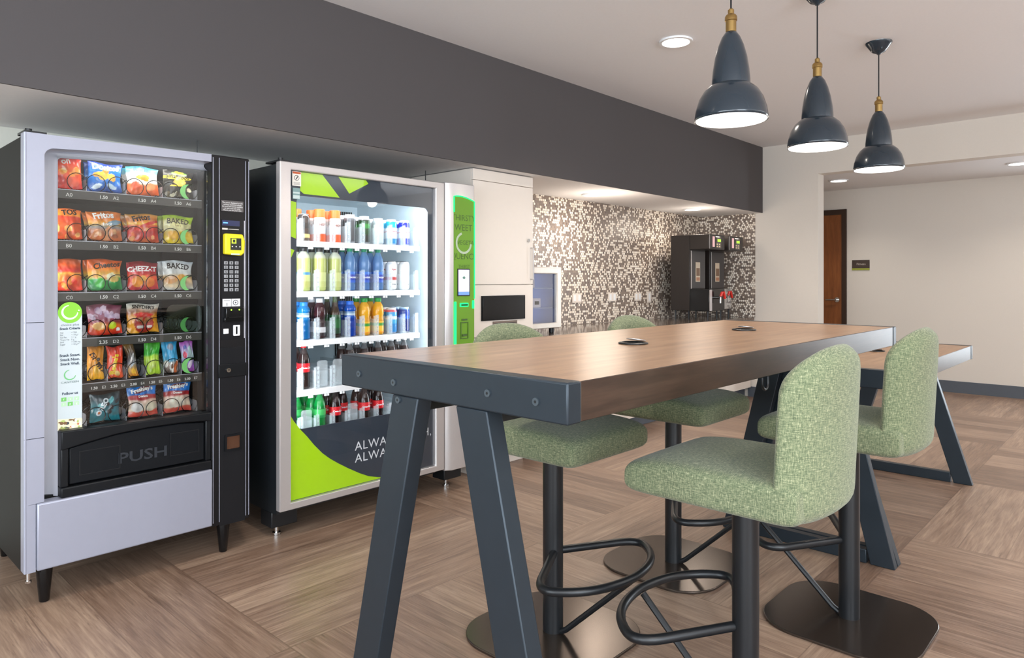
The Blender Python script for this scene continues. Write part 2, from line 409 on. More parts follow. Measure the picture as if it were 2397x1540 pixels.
# ------------------------------------------------------------------ recessed downlights
def downlight(x, y, z, r, label):
    o = thing('recessed_downlight', label, 'ceiling light', (x, y, z), group='recessed ceiling downlights')
    n = 28; ou = [(x + r * 1.22 * math.cos(2 * PI * i / n), y + r * 1.22 * math.sin(2 * PI * i / n)) for i in range(n)]
    inn = [(x + r * math.cos(2 * PI * i / n), y + r * math.sin(2 * PI * i / n)) for i in range(n)]
    MB().ring_prism(ou, inn, z - .012, z - .0005, 'z').build('trim_ring', M['whiteplastic'], o)
    MB().disc((x, y, z - .006), r, seg=n).build('lens', M['downglow'], o, smooth=False)
    return o
downlight(3.734, 2.134, CZ, .082, 'round recessed light in the main ceiling left of the pendants')
downlight(4.783, 3.53, SZ, .075, 'recessed light under the dark soffit, above the glass door counter fridge side')
downlight(6.471, 3.51, SZ, .075, 'recessed light under the dark soffit, above the black brewers')
downlight(8.287, 2.666, 2.41, .085, 'recessed light in the corridor ceiling near the brown door')
downlight(8.265, 0.998, 2.41, .085, 'recessed light in the corridor ceiling at the right edge of the view')

# ------------------------------------------------------------------ pendants
def pendant(x, y, zr, label):
    o = thing('pendant_lamp', label, 'pendant lamp', (x, y, zr), group='navy pendant lamps over the tables')
    k = 0.139
    prof = [(k, 0), (k * .995, .012), (k * .96, .045), (k * .87, .085), (k * .74, .115), (k * .6, .133), (k * .545, .138)]
    up = [(.074, .139), (.0735, .16), (.070, .20), (.062, .25), (.050, .295), (.036, .33), (.024, .348), (.019, .352)]
    sh = MB(); sh.lathe([(r, zr + z) for r, z in prof], (x, y, 0), 40, cap=False)
    lo = sh.build('lower_shade', M['navy'], o); m = lo.modifiers.new('t', 'SOLIDIFY'); m.thickness = .0025; m.offset = 1
    su = MB(); su.lathe([(r, zr + z) for r, z in up], (x, y, 0), 40, cap=True); su.build('upper_shade', M['navy'], o)
    li = MB(); li.lathe([(r * .97, zr + z - .001) for r, z in prof], (x, y, 0), 40, cap=False); li.disc((x, y, zr + .134), .07, seg=30)
    li.build('reflector', M['lampin'], o)
    bb = MB(); bb.lathe([(.004, .03), (.022, .036), (.031, .055), (.03, .075), (.02, .1), (.013, .132)], (x, y, zr), 20); bb.build('bulb', M['bulb'], o)
    so = MB(); so.lathe([(.0205, .352), (.0205, .395), (.024, .397), (.024, .412), (.019, .42), (.012, .424), (.012, .44), (.006, .446)], (x, y, zr), 24); so.build('socket', M['brass'], o)
    MB().cyl((x, y, zr + .44), (x, y, CZ - .05), .0035, 8).build('cord', M['black'], o)
    cp = MB(); cp.lathe([(.010, -.072), (.014, -.066), (.034, -.058), (.048, -.042), (.066, -.016), (.074, -.006), (.075, -.0005)], (x, y, CZ), 32); cp.build('ceiling_canopy', M['navy'], o)
    for a in (.6, 3.74):
        q = MB(); q.lathe([(.006, -.05), (.007, -.046), (.007, -.03)], (x + .046 * math.cos(a), y + .046 * math.sin(a), CZ), 10); q.build('canopy_screw', M['navy'], o)
    L = bpy.data.lights.new('pendant_light', 'POINT'); L.energy = 9; L.color = (1, .88, .74); L.shadow_soft_size = .04
    lo = bpy.data.objects.new('pendant_light', L); COL.objects.link(lo); lo.location = (x, y, zr + .012)
pendant(2.616, 1.249, 1.908, 'navy pendant lamp hanging nearest, largest, its ceiling canopy out of view')
pendant(3.569, 1.249, 1.935, 'navy pendant lamp hanging in the middle of the row of pendants')
pendant(4.604, 1.249, 1.945, 'navy pendant lamp hanging farthest along the row, over the low table')

# ------------------------------------------------------------------ tables
def table(name, label, x0, x1, H, y0=.855, y1=1.643, screws=True, rails=True):
    o = thing(name, label, 'table', ((x0 + x1) / 2, (y0 + y1) / 2, 0))
    ym = (y0 + y1) / 2; T = .082; t = MB()
    t.m = 0; t.box(x0 + .045, x1 - .045, y0, y1, H - T, H)
    ob = t.build('tabletop', [M['tabletop'], M['tableedge']], o, smooth=False, bevel=.0015, seg=1)
    for p in ob.data.polygons:
        if p.normal.z < .5: p.material_index = 1
    for (xa, xb) in ((x0, x0 + .045), (x1 - .045, x1)):
        e = MB(); e.box(xa, xb, y0 - .002, y1 + .002, H - T - .002, H + .001)
        e.build('end_plate', M['steel'], o, bevel=.004)
        zt = H - T - .002
        for sgn in (1, -1):
            g = MB()
            g.prism([(ym + sgn * .068, zt), (ym + sgn * .168, zt), (ym + sgn * .402, 0.001), (ym + sgn * .302, 0.001)], xa + .001, xb + .004 if xa == x0 else xb - .001, 'x')
            g.build('leg', M['steel'], o, bevel=.003)
        MB().box(xa + .001, xb - .001, ym - .285, ym + .285, .001, .062).build('foot_bar', M['steel'], o, bevel=.003)
    if rails:
        for yy in (y0 + .26, y1 - .29):
            MB().box(x0 + .05, x1 - .05, yy, yy + .04, H - T - .042, H - T - .0005).build('support_rail', M['black'], o)
    if screws:
        for yy, zz in ((1.56, H - .045), (1.41, H - .053), (1.075, H - .043), (.935, H - .045), (1.392, H - .095)):
            sc = MB(); sc.cyl((x0 - .0035, yy, zz), (x0 + .001, yy, zz), .0085, 16)
            so = sc.build('bolt', M['bolt'], o)
            MB().disc((x0 - .0038, yy, zz), .0035, 'x', 6).build('hex_socket', M['black'], so)
    return o
T1 = table('bar_table', 'tall bar height table with walnut top and black A-frame legs, nearest the viewer', 1.074, 3.406, 1.067)
T2 = table('low_table', 'lower walnut topped table with black legs behind the tall bar table', 3.414, 5.12, .866, screws=False)
hk = MB(); hk.tube([(2.0, .857, .984), (2.0, .857, .965)] + [(2.0 + .02 - .02 * math.cos(a), .857, .965 - .018 * math.sin(a)) for a in [PI * i / 8 for i in range(1, 9)]] + [(2.04, .857, .984)], .004, 8)
hk.build('bag_hook', M['black'], T1)

def grommet(x, y, z, label):
    o = thing('power_grommet', label, 'power grommet', (x, y, z), group='round power grommets set in the tabletops')
    MB().lathe([(.048, .0006), (.048, .003), (.044, .005), (.036, .005), (.034, .0015), (.001, .0015)], (x, y, z), 28).build('ring', M['black'], o)
    f = MB(); f.lathe([(.031, 0), (.031, .002), (.001, .002)], (0, 0, 0), 24)
    f.v = [(x + .016 + p[0], y + p[1], z + .0055 + (.031 - p[0]) * .16 + p[2]) for p in f.v]
    f.build('flip_lid', M['alu'], o)
    MB().box(x - .03, x - .008, y - .012, y + .012, z + .002, z + .005).build('socket', M['dark'], o)
grommet(1.90, 1.24, 1.068, 'round power grommet nearest the black end of the tall table')
grommet(2.73, 1.247, 1.068, 'round power grommet towards the far end of the tall table')
grommet(4.33, 1.19, .867, 'round power grommet in the low table top')

# ------------------------------------------------------------------ stools
def seat_mesh():
    mb = MB(); nx, ny = 24, 24; W, D, T = .225, .246, .052
    def sh(p, q, s):
        u, v = math.sin(p * PI / 2), math.sin(q * PI / 2)
        e = max(0, 1 - abs(u) ** 14) ** .5 * max(0, 1 - abs(v) ** 14) ** .5
        k = 1 - .025 * (abs(u) * abs(v)) ** 10
        x, y = W * u * k, .018 + D * v * k
        z = .724 + s * T * (.42 + .58 * e) + (.010 * (1 - u * u) * (1 - v * v) if s > 0 else 0)
        if v > .3 and s > 0: z -= .016 * ((v - .3) / .7) ** 2
        return (x * (1 + .02 * e), y * (1 + .02 * e), z)
    top = [sh(-1 + 2 * i / nx, -1 + 2 * j / ny, 1) for j in range(ny + 1) for i in range(nx + 1)]
    bot = [sh(-1 + 2 * i / nx, -1 + 2 * j / ny, -1) for j in range(ny + 1) for i in range(nx + 1)]
    n = len(top); I = lambda i, j: j * (nx + 1) + i
    f = [(I(i, j), I(i + 1, j), I(i + 1, j + 1), I(i, j + 1)) for j in range(ny) for i in range(nx)]
    f += [(n + I(i, j + 1), n + I(i + 1, j + 1), n + I(i + 1, j), n + I(i, j)) for j in range(ny) for i in range(nx)]
    rim = [I(i, 0) for i in range(nx)] + [I(nx, j) for j in range(ny)] + [I(nx - i, ny) for i in range(nx)] + [I(0, ny - j) for j in range(ny)]
    for k in range(len(rim)):
        a, b = rim[k], rim[(k + 1) % len(rim)]; f.append((a, n + a, n + b, b))
    mb.add(top + bot, f); return mb
def back_mesh():
    mb = MB(); nx, nz = 20, 20
    def sh(u, t, s):
        zt = 1.108 - .075 * abs(u) ** 2.5 - .045 * abs(u) ** 12; zb = .670 + .03 * abs(u) ** 8
        z = zb + (zt - zb) * t
        w = .222 * (1 - .02 * t)
        e = max(0, (1 - abs(u) ** 8)) ** .45 * max(0, (1 - abs(2 * t - 1) ** 10)) ** .45
        y = -.232 - .05 * max(0, (z - .75)) + .058 * abs(u) ** 2.2
        return (w * u, y + s * (.004 + .033 * e), z)
    a = [sh(-1 + 2 * i / nx, j / nz, -1) for j in range(nz + 1) for i in range(nx + 1)]
    b = [sh(-1 + 2 * i / nx, j / nz, 1) for j in range(nz + 1) for i in range(nx + 1)]
    n = len(a); I = lambda i, j: j * (nx + 1) + i
    f = [(I(i, j), I(i + 1, j), I(i + 1, j + 1), I(i, j + 1)) for j in range(nz) for i in range(nx)]
    f += [(n + I(i, j + 1), n + I(i + 1, j + 1), n + I(i + 1, j), n + I(i, j)) for j in range(nz) for i in range(nx)]
    rim = [I(i, 0) for i in range(nx)] + [I(nx, j) for j in range(nz)] + [I(nx - i, nz) for i in range(nx)] + [I(0, nz - j) for j in range(nz)]
    for k in range(len(rim)):
        p, q = rim[k], rim[(k + 1) % len(rim)]; f.append((p, n + p, n + q, q))
    mb.add(a + b, f); return mb
def rounded_path(pts, r, n=5):
    out = []
    for i, p in enumerate(pts):
        p = Vector(p)
        if i in (0, len(pts) - 1): out.append(p); continue
        a, b = Vector(pts[i - 1]), Vector(pts[i + 1])
        d1, d2 = (a - p).normalized(), (b - p).normalized()
        s0, s1 = p + d1 * r, p + d2 * r
        for k in range(n + 1):
            t = k / n; out.append(s0 * (1 - t) ** 2 + p * 2 * t * (1 - t) + s1 * t * t)
    return out
def make_stool(label):
    o = thing('bar_stool', label, 'bar stool', (0, 0, 0), group='green upholstered bar stools at the tall table')
    seat_mesh().build('seat', M['fabric'], o, sub=1, angle=80)
    back_mesh().build('backrest', M['fabric'], o, sub=1, angle=80)
    MB().cyl((0, 0, .012), (0, 0, .672), .0365, 28).build('pole', M['black'], o)
    bp = MB(); R = .165; W = .27
    pl = []
    for cx, cy, a in ((W - R, -W + R, -PI / 2), (W - R, W - R, 0), (-W + R, W - R, PI / 2), (-W + R, -W + R, PI)): pl += arc(cx, cy, R, a, a + PI / 2, 10)
    bp.prism(pl, .001, .012, 'z'); bp.build('base_plate', M['baseplate'], o, bevel=.003)
    fz = .30
    def bez(p0, c, p1, n=7): return [tuple(p0[k] * (1 - t) ** 2 + 2 * c[k] * t * (1 - t) + p1[k] * t * t for k in range(2)) for t in [i / n for i in range(n + 1)]]
    half = [(-.02, .02)] + bez((-.225, .135), (-.288, .176), (-.262, .218)) + bez((-.262, .218), (-.185, .335), (0, .345), 10)[1:]
    pth = [(x, y, fz) for x, y in half] + [(-x, y, fz) for x, y in half[-2::-1]]
    MB().tube(pth, .0138, 12).build('footrest', M['black'], o)
    MB().tube([(0, .335, fz - .012), (0, .06, .032), (0, .036, .018)], .0105, 10).build('strut', M['black'], o)
    return o
S = make_stool('green tweed bar stool nearest the viewer, its whole backrest in front of the table')
S.location = (1.875, .852, 0)
dup(S, (2.765, .852, 0), 0, 'green tweed bar stool near the far end of the table, beside the low table')
dup(S, (1.93, 1.60, 0), PI, 'green tweed bar stool across the table, in front of the drinks machine')
dup(S, (2.776, 1.60, 0), PI, 'green tweed bar stool across the table, in front of the mosaic wall')

# ------------------------------------------------------------------ snack machine
F1 = 3.16
m1 = thing('snack_machine', 'silver fronted snack vending machine with trays of chip bags, left of the drinks machine', 'vending machine', (1.11, 3.55, 0))
b = MB()
b.box(.668, .70, F1 + .056, 3.97, .14, 1.83); b.box(1.535, 1.555, F1 + .085, 3.97, .14, 1.83); b.box(.70, 1.535, F1 + .085, 3.97, 1.815, 1.83)
b.box(.70, 1.535, F1 + .06, 3.97, .14, .42); b.box(.70, 1.535, 3.93, 3.97, .42, 1.80)
b.build('cabinet', M['m1side'], m1, smooth=False)
b = MB(); b.box(.701, .712, F1 + .085, 3.929, .421, 1.799); b.box(1.436, 1.534, F1 + .085, 3.929, .421, 1.799)
b.box(.712, 1.436, 3.915, 3.929, .421, 1.799); b.box(.712, 1.436, F1 + .085, 3.915, .421, .60); b.box(.712, 1.436, F1 + .085, 3.915, 1.802, 1.813)
b.build('interior_liner', M['darkin'], m1, smooth=False)
# door frame: outer silver frame, open on the right where the black column stands
def loop(x0, x1, z0, z1a, z1b, r, n=8):
    # rounded top-left, arched top rising from z1a (left) to z1b (right)
    pts = [(x1, z0), (x0, z0)]
    pts += [(x0 + r - r * math.cos(a), z1a - r + r * math.sin(a)) for a in [PI / 2 * i / n for i in range(1, n + 1)]]
    pts += [(x0 + r + (x1 - x0 - r) * i / n, z1a + (z1b - z1a) * math.sin(PI / 2 * i / n)) for i in range(1, n + 1)]
    return pts
inner = loop(.728, 1.377, .414, 1.787, 1.812, .035)
outer = [(1.377, .41), (.663, .41)]
for i in range(1, 9):
    t_ = i / 8
    outer.append((.663, 1.752 + (1.838 - 1.752) * t_ * 2) if t_ <= .5 else (.663 + .1 * (t_ * 2 - 1), 1.8385))
outer += [(inner[9 + i][0], 1.8385 + .008 * i / 8) for i in range(1, 9)]
fr = MB(); n = len(outer)
fv = [(p[0], F1, p[1]) for p in outer] + [(p[0], F1, p[1]) for p in inner] + [(p[0], F1 + .055, p[1]) for p in outer] + [(p[0], F1 + .02, p[1]) for p in inner]
ff = []
for i in range(1, n - 1):
    j = i + 1; ff += [(i, n + i, n + j, j), (i, j, 2 * n + j, 2 * n + i), (n + i, 3 * n + i, 3 * n + j, n + j)]
fr.add(fv, ff)
fr.box(.663, .70, F1, F1 + .055, .15, .4105)
df = fr.build('door_frame', M['silver'], m1, smooth=False)
q = MB()
for z in (.662, 1.108): MB().box(.6625, .7275, F1 - .0006, F1 + .001, z, z + .002).build('frame_seam', M['dark'], df, smooth=False)
q = MB(); q.tube([(.6665, F1 + .004, .152), (.6665, F1 + .004, 1.836)], .0055, 10); q.build('corner_bead', M['silver'], df)
rc = MB(); wl = loop(.784, 1.377, .414, 1.759, 1.776, .012)
def mixp(k): return [(p[0] * (1 - k) + q[0] * k, p[1] * (1 - k) + q[1] * k) for p, q in zip(inner, wl)]
rv = []
for k, d in ((0, .019), (.03, .072), (.16, .082), (.4, .080), (.7, .066), (1, .045)): rv += [(p[0], F1 + d, p[1]) for p in mixp(k)]
rf = []
for L in range(5):
    for i in range(1, n - 1): j = i + 1; rf.append((L * n + i, (L + 1) * n + i, (L + 1) * n + j, L * n + j))
rc.add(rv, rf); rc.build('window_surround', M['silver_in'], m1, angle=50)
B(.702, 1.377, F1 - .012, F1 + .05, .153, .412).build('lower_panel', M['silver'], m1, bevel=.006)
B(.782, 1.377, F1 + .046, F1 + .05, .66, 1.778).build('window_glass', M['glass'], m1, smooth=False)
# delivery bin
bn = MB(); bn.box(.784, 1.377, F1 + .0, F1 + .055, .412, .452); bn.box(.784, .812, F1 + .004, F1 + .05, .452, .61); bn.box(1.352, 1.377, F1 + .004, F1 + .05, .452, .64)
bn.prism([(.784, .60), (.86, .615), (.98, .634), (1.1, .642), (1.24, .642), (1.377, .632), (1.377, .672), (.784, .676)], F1 - .004, F1 + .05)
db = bn.build('delivery_bin', M['dark'], m1, bevel=.005)
fl = MB(); fl.prism([(.815, .458), (1.349, .458), (1.349, .627), (1.24, .638), (1.1, .638), (.98, .63), (.86, .611), (.815, .602)], F1 + .012, F1 + .03)
fd = fl.build('delivery_flap', plain('bin_flap', rgb(15, 18, 22), .38, Specular_IOR_Level=.22), m1, bevel=.004)
for x0, x1, z0, z1 in ((.85, 1.0, .488, .585), (1.20, 1.325, .50, .60)):
    q = MB(); q.ring_prism([(x0, z0), (x1, z0), (x1, z1), (x0, z1)], [(x0 + .003, z0 + .003), (x1 - .003, z0 + .003), (x1 - .003, z1 - .003), (x0 + .003, z1 - .003)], F1 + .0095, F1 + .0118)
    q.build('flap_panel', M['black'], fd)
q = MB(); q.text('PUSH', .062, lambda x, z: (1.09 + x, F1 + .0095, .508 + z), bold=.0012, sx=1.35); q.build('push_lettering', plain('push_black', rgb(44, 48, 54), .3), fd)
# black payment column
cx = MB(); cx.box(1.379, 1.559, F1 + .004, F1 + .08, .143, 1.848); pc = cx.build('payment_column', plain('column_black', rgb(25, 24, 26), .38, Specular_IOR_Level=.22, grain=.06, gscale=6), m1, bevel=.006)
q = MB()
for x in (1.384, 1.412, 1.538, 1.553): q.box(x, x + .0025, F1 + .001, F1 + .006, .16, 1.835)
q.build('column_trim', M['silver'], pc)
B(1.414, 1.536, F1 + .0015, F1 + .005, .14, .96).build('lower_door', plain('column_door', rgb(27, 28, 31), .3, Specular_IOR_Level=.22), pc)
B(1.424, 1.531, F1 + .001, F1 + .0045, 1.0, 1.553).build('payment_panel', plain('panel_black', rgb(24, 24, 27), .32, Specular_IOR_Level=.22), pc)
q = MB(); q.box(1.5305, 1.534, F1 - .001, F1 + .004, 1.0, 1.553); q.build('panel_edge', M['silver_in'], pc)
fY = F1 - .0005
q = MB(); q.col = rgb(84, 80, 80); q.box(1.422, 1.527, fY, fY + .002, 1.592, 1.642); q.col = rgb(240, 240, 240)
for i, tx in enumerate(('The prices displayed on the', 'vending machine include', 'tax and will not be available', 'at cash and coin only.', 'Thank you for your visit.')):
    q.text(tx, .0088, lambda x, z, i=i: (1.4745 + x, fY - .0006, 1.6295 - .0087 * i + z))
q.build('price_notice', M['matteprint'], pc, smooth=False)
q = MB(); q.col = rgb(14, 24, 60); q.box(1.426, 1.509, fY, fY + .003, 1.525, 1.550); q.col = rgb(90, 150, 230); q.box(1.430, 1.452, fY - .0006, fY, 1.535, 1.541); q.build('credit_display', M['screen'], pc, smooth=False)
q = MB(); q.col = rgb(200, 196, 190)
q.box(1.426, 1.452, fY, fY + .001, 1.506, 1.514); q.box(1.455, 1.505, fY, fY + .001, 1.508, 1.511); q.build('reader_caption', M['matteprint'], pc)
# yellow card reader
cr = MB(); cr.col = rgb(232, 216, 32); cr.prism([(1.428, 1.392), (1.505, 1.386), (1.521, 1.40), (1.524, 1.455), (1.512, 1.487), (1.428, 1.487)], F1 - .028, F1 + .002)
crd = cr.build('card_reader', M['matteprint'], pc, bevel=.006)
q = MB(); q.col = rgb(22, 26, 24); q.box(1.452, 1.503, F1 - .0295, F1 - .0275, 1.412, 1.467); q.col = rgb(200, 225, 60); q.box(1.457, 1.479, F1 - .0302, F1 - .029, 1.442, 1.464)
q.col = rgb(22, 26, 24); q.box(1.463, 1.473, F1 - .0308, F1 - .0298, 1.447, 1.46); q.col = rgb(240, 240, 240)
for x in (1.460, 1.478, 1.496): q.disc((x, F1 - .0302, 1.428), .003, 'y', 8)
q.col = rgb(190, 215, 225); q.box(1.455, 1.495, F1 - .0295, F1 - .0275, 1.390, 1.396)
q.build('reader_screen', M['matteprint'], crd, smooth=False)
# keypad
kx = (1.441, 1.4665, 1.492); rows = ('ABC', 'DEF', 'GHJ', '123', '456', '789', '*0#')
for r, rw in enumerate(rows):
    for c_, ch in enumerate(rw):
        q = MB(); q.col = rgb(150, 152, 156); z = 1.353 - .0208 * r; x = kx[c_] + .002
        q.box(x - .0085, x + .0085, fY - .002, fY + .001, z - .0072, z + .0072)
        q.col = rgb(20, 20, 22); q.text(ch, .0125, lambda a, e, x=x, z=z: (x + a, fY - .0026, z - .0045 + e), bold=.0004)
        q.build('key', M['matteprint'], pc, smooth=False)
q = MB(); q.col = rgb(222, 224, 226); q.box(1.428, 1.468, fY, fY + .002, 1.150, 1.186); q.box(1.470, 1.511, fY, fY + .002, 1.150, 1.186); q.col = rgb(70, 72, 76)
q.disc((1.489, fY - .0004, 1.168), .013, 'y', 14); q.box(1.447, 1.450, fY - .0004, fY + .001, 1.154, 1.167); q.box(1.433, 1.462, fY - .0004, fY + .001, 1.176, 1.178)
q.col = rgb(222, 224, 226); q.disc((1.489, fY - .0008, 1.168), .010, 'y', 14); q.col = rgb(70, 72, 76); q.disc((1.489, fY - .0012, 1.168), .004, 'y', 8); q.build('bill_sticker', M['matteprint'], pc, smooth=False)
bv = MB(); bv.box(1.430, 1.523, F1 - .018, F1 + .002, 1.080, 1.100); bv.box(1.434, 1.520, F1 - .024, F1 + .002, 1.098, 1.145); bv.box(1.446, 1.508, F1 - .03, F1 - .02, 1.098, 1.104)
bvo = bv.build('bill_acceptor', M['blackgloss'], pc, bevel=.003)
ig = glow('indicator_green', (.35, 1, .05, 1), 3)
for x in (1.458, 1.496): MB().disc((x, F1 - .0245, 1.135), .0035, 'y', 10).build('indicator_light', ig, bvo)
B(1.431, 1.455, F1 - .004, F1 + .001, 1.024, 1.048).build('coin_button', M['whiteplastic'], pc, bevel=.002)
q = MB(); q.ring_prism(rrect(1.478, 1.509, 1.013, 1.063, .003, 2), rrect(1.489, 1.499, 1.02, 1.056, .002, 2), F1 - .003, F1 + .001); q.build('coin_slot', M['whiteplastic'], pc)
B(1.408, 1.546, F1 - .004, F1 + .004, .822, .884).build('lock_plate', M['dark'], pc, bevel=.003)
q = MB(); q.cyl((1.453, F1 - .010, .856), (1.453, F1 - .003, .856), .010, 18); lk = q.build('lock', M['chrome'], pc)
MB().box(1.4515, 1.4545, F1 - .0112, F1 - .0098, .852, .862).build('keyhole', M['blackgloss'], lk)
q = MB(); q.ring_prism(rrect(1.436, 1.519, .479, .556, .004, 2), rrect(1.446, 1.509, .488, .547, .004, 2), F1 - .006, F1 + .002); cu = q.build('coin_return', M['dark'], pc)
MB().box(1.446, 1.509, F1 + .0008, F1 + .0014, .488, .547).build('return_cup', plain('return_cup_brown', rgb(92, 62, 46), .25, .3), cu)
# legs, hinge, antenna
def taper_leg(x, y, p):
    MB().lathe([(.016, .001), (.018, .004), (.030, .135), (.030, .1395)], (x, y, 0), 20).build('leg', M['blackgloss'], p)
for x, y in ((.745, 3.235), (1.455, 3.215), (.745, 3.9), (1.455, 3.9)): taper_leg(x, y, m1)
q = MB(); q.cyl((.682, F1 + .03, .112), (.682, F1 + .03, .15), .007, 10); q.cyl((.682, F1 + .03, .105), (.682, F1 + .03, .114), .011, 6); q.build('leveling_bolt', M['chrome'], m1)
q = MB(); q.box(.666, .74, F1 + .015, F1 + .12, 1.8385, 1.848); q.cyl((.685, F1 + .04, 1.846), (.685, F1 + .04, 1.858), .012, 12); q.build('top_hinge', M['black'], m1)
MB().cyl((1.362, F1 + .12, 1.83), (1.362, F1 + .12, 1.925), .0025, 8).build('antenna', M['black'], m1)
q = MB()
z = .62
while z < 1.73: q.box(1.398, 1.402, 3.262, 3.266, z, z + .012); z += .024
q.build('led_strip', glow('chain_glow', (.9, .88, .8, 1), .9), m1)
q = MB(); q.box(1.404, 1.434, 3.262, 3.30, .61, 1.78); q.box(1.372, 1.392, 3.30, 3.34, .61, 1.78); q.build('shelf_rail', M['black'], m1)
# strip decal on the glass
q = MB(); gy = F1 + .0445; X0, X1 = .7835, .869; XM = (X0 + X1) / 2
q.col = rgb(192, 203, 207); q.poly([(X0, gy, .672), (X1, gy, .672), (X1, gy, 1.14), (X0, gy, 1.14)])
q.col = rgb(128, 196, 50); q.disc((XM, gy - .0006, 1.142), .0425, 'y', 36)
def ring(q, x, y, z, r, w, a0, a1, n=24):
    P = [(x + rr * math.cos(a), y, z + rr * math.sin(a)) for i in range(n + 1) for a in [a0 + (a1 - a0) * i / n] for rr in (r - w * (.4 + .6 * math.sin(PI * i / n)) / 2, r + w * (.4 + .6 * math.sin(PI * i / n)) / 2)]
    q.add(P, [(2 * i, 2 * i + 1, 2 * i + 3, 2 * i + 2) for i in range(n)])
q.col = rgb(240, 250, 235); ring(q, XM, gy - .0012, 1.144, .027, .008, 1.75, 6.2)
q.disc((XM + .031, gy - .0012, 1.150), .003, 'y', 8)
q.col = rgb(90, 104, 120)
tx = lambda s_, size, x, z, al='CENTER', bd=0, sx=1: q.text(s_, size, lambda a, e: (x + a, gy - .0012, z + e), al, bd, sx)
tx('choice plus', .0125, XM, 1.089, sx=1.15); q.col = rgb(40, 62, 84); tx('Snack Criteria', .0125, XM, 1.074, bd=.0004)
q.col = rgb(96, 104, 112)
for i, (a_, b_) in enumerate((('Cal', '< 250'), ('Fat', '< 10 g*'), ('Sat Fat', '< 1 g'), ('Trans Fat', '0 g'), ('Sod', '< 230 mg'), ('Sugar', '< 20 g**'))):
    tx(a_, .0085, X0 + .008, 1.059 - .0095 * i, 'LEFT'); tx(b_, .0085, XM + .004, 1.059 - .0095 * i, 'LEFT')
q.col = rgb(52, 66, 82)
for i, s_ in enumerate(('Snack Smart.', 'Snack Now.', 'Snack Well.')): tx(s_, .0145, XM, .966 - .0172 * i, sx=.98, bd=.0004)
q.col = rgb(110, 186, 120); ring(q, XM, gy - .0012, .892, .0195, .005, 1.7, 6.1)
q.col = rgb(96, 116, 112); tx('CANTEEN', .0105, XM, .859, sx=1.35)
q.col = rgb(50, 66, 84); tx('Follow us', .0145, XM, .813, bd=.0004)
for i in range(6):
    x = X0 + .012 + .0225 * (i % 3); z = .787 - .0195 * (i // 3)
    q.col = rgb(110, 186, 96) if i in (0, 4) else rgb(176, 214, 176); q.poly([(x, gy - .0008, z), (x + .018, gy - .0008, z), (x + .018, gy - .0008, z + .0155), (x, gy - .0008, z + .0155)])
    q.col = rgb(238, 248, 240); tx('ftyipg'[i], .012, x + .009, z + .004)
q.col = rgb(228, 222, 190); q.poly([(X0, gy - .0006, .672), (X1, gy - .0006, .672), (X1, gy - .0006, .712), (X0, gy - .0006, .718)])
rr_ = random.Random(3)
for i in range(26):
    q.col = rgb(*rr_.choice([(58, 66, 76), (196, 120, 80), (150, 160, 90), (240, 236, 214), (120, 90, 60), (176, 190, 110)]))
    x, z = X0 + .006 + rr_.random() * .074, .678 + rr_.random() * .034; q.disc((x, gy - .0009 - .00002 * i, z), .003 + rr_.random() * .006, 'y', 10, ry=.002 + rr_.random() * .004)
q.build('strip_decal', M['matteprint'], m1, smooth=False)

# trays, spirals
TRAY = {'A': 1.642, 'B': 1.434, 'C': 1.222, 'D': 1.032, 'E': .843, 'F': .663}
hel = MB(); R_, W_ = .036, .0017; path = []
for k in range(7):
    for i in range(20):
        a = 2 * PI * i / 20; fr_ = max(0, (i - 17) / 3.0)
        path.append((R_ * math.sin(a + PI - 5.81), .056 * (k + fr_), R_ + W_ + R_ * math.cos(a + PI - 5.81)))
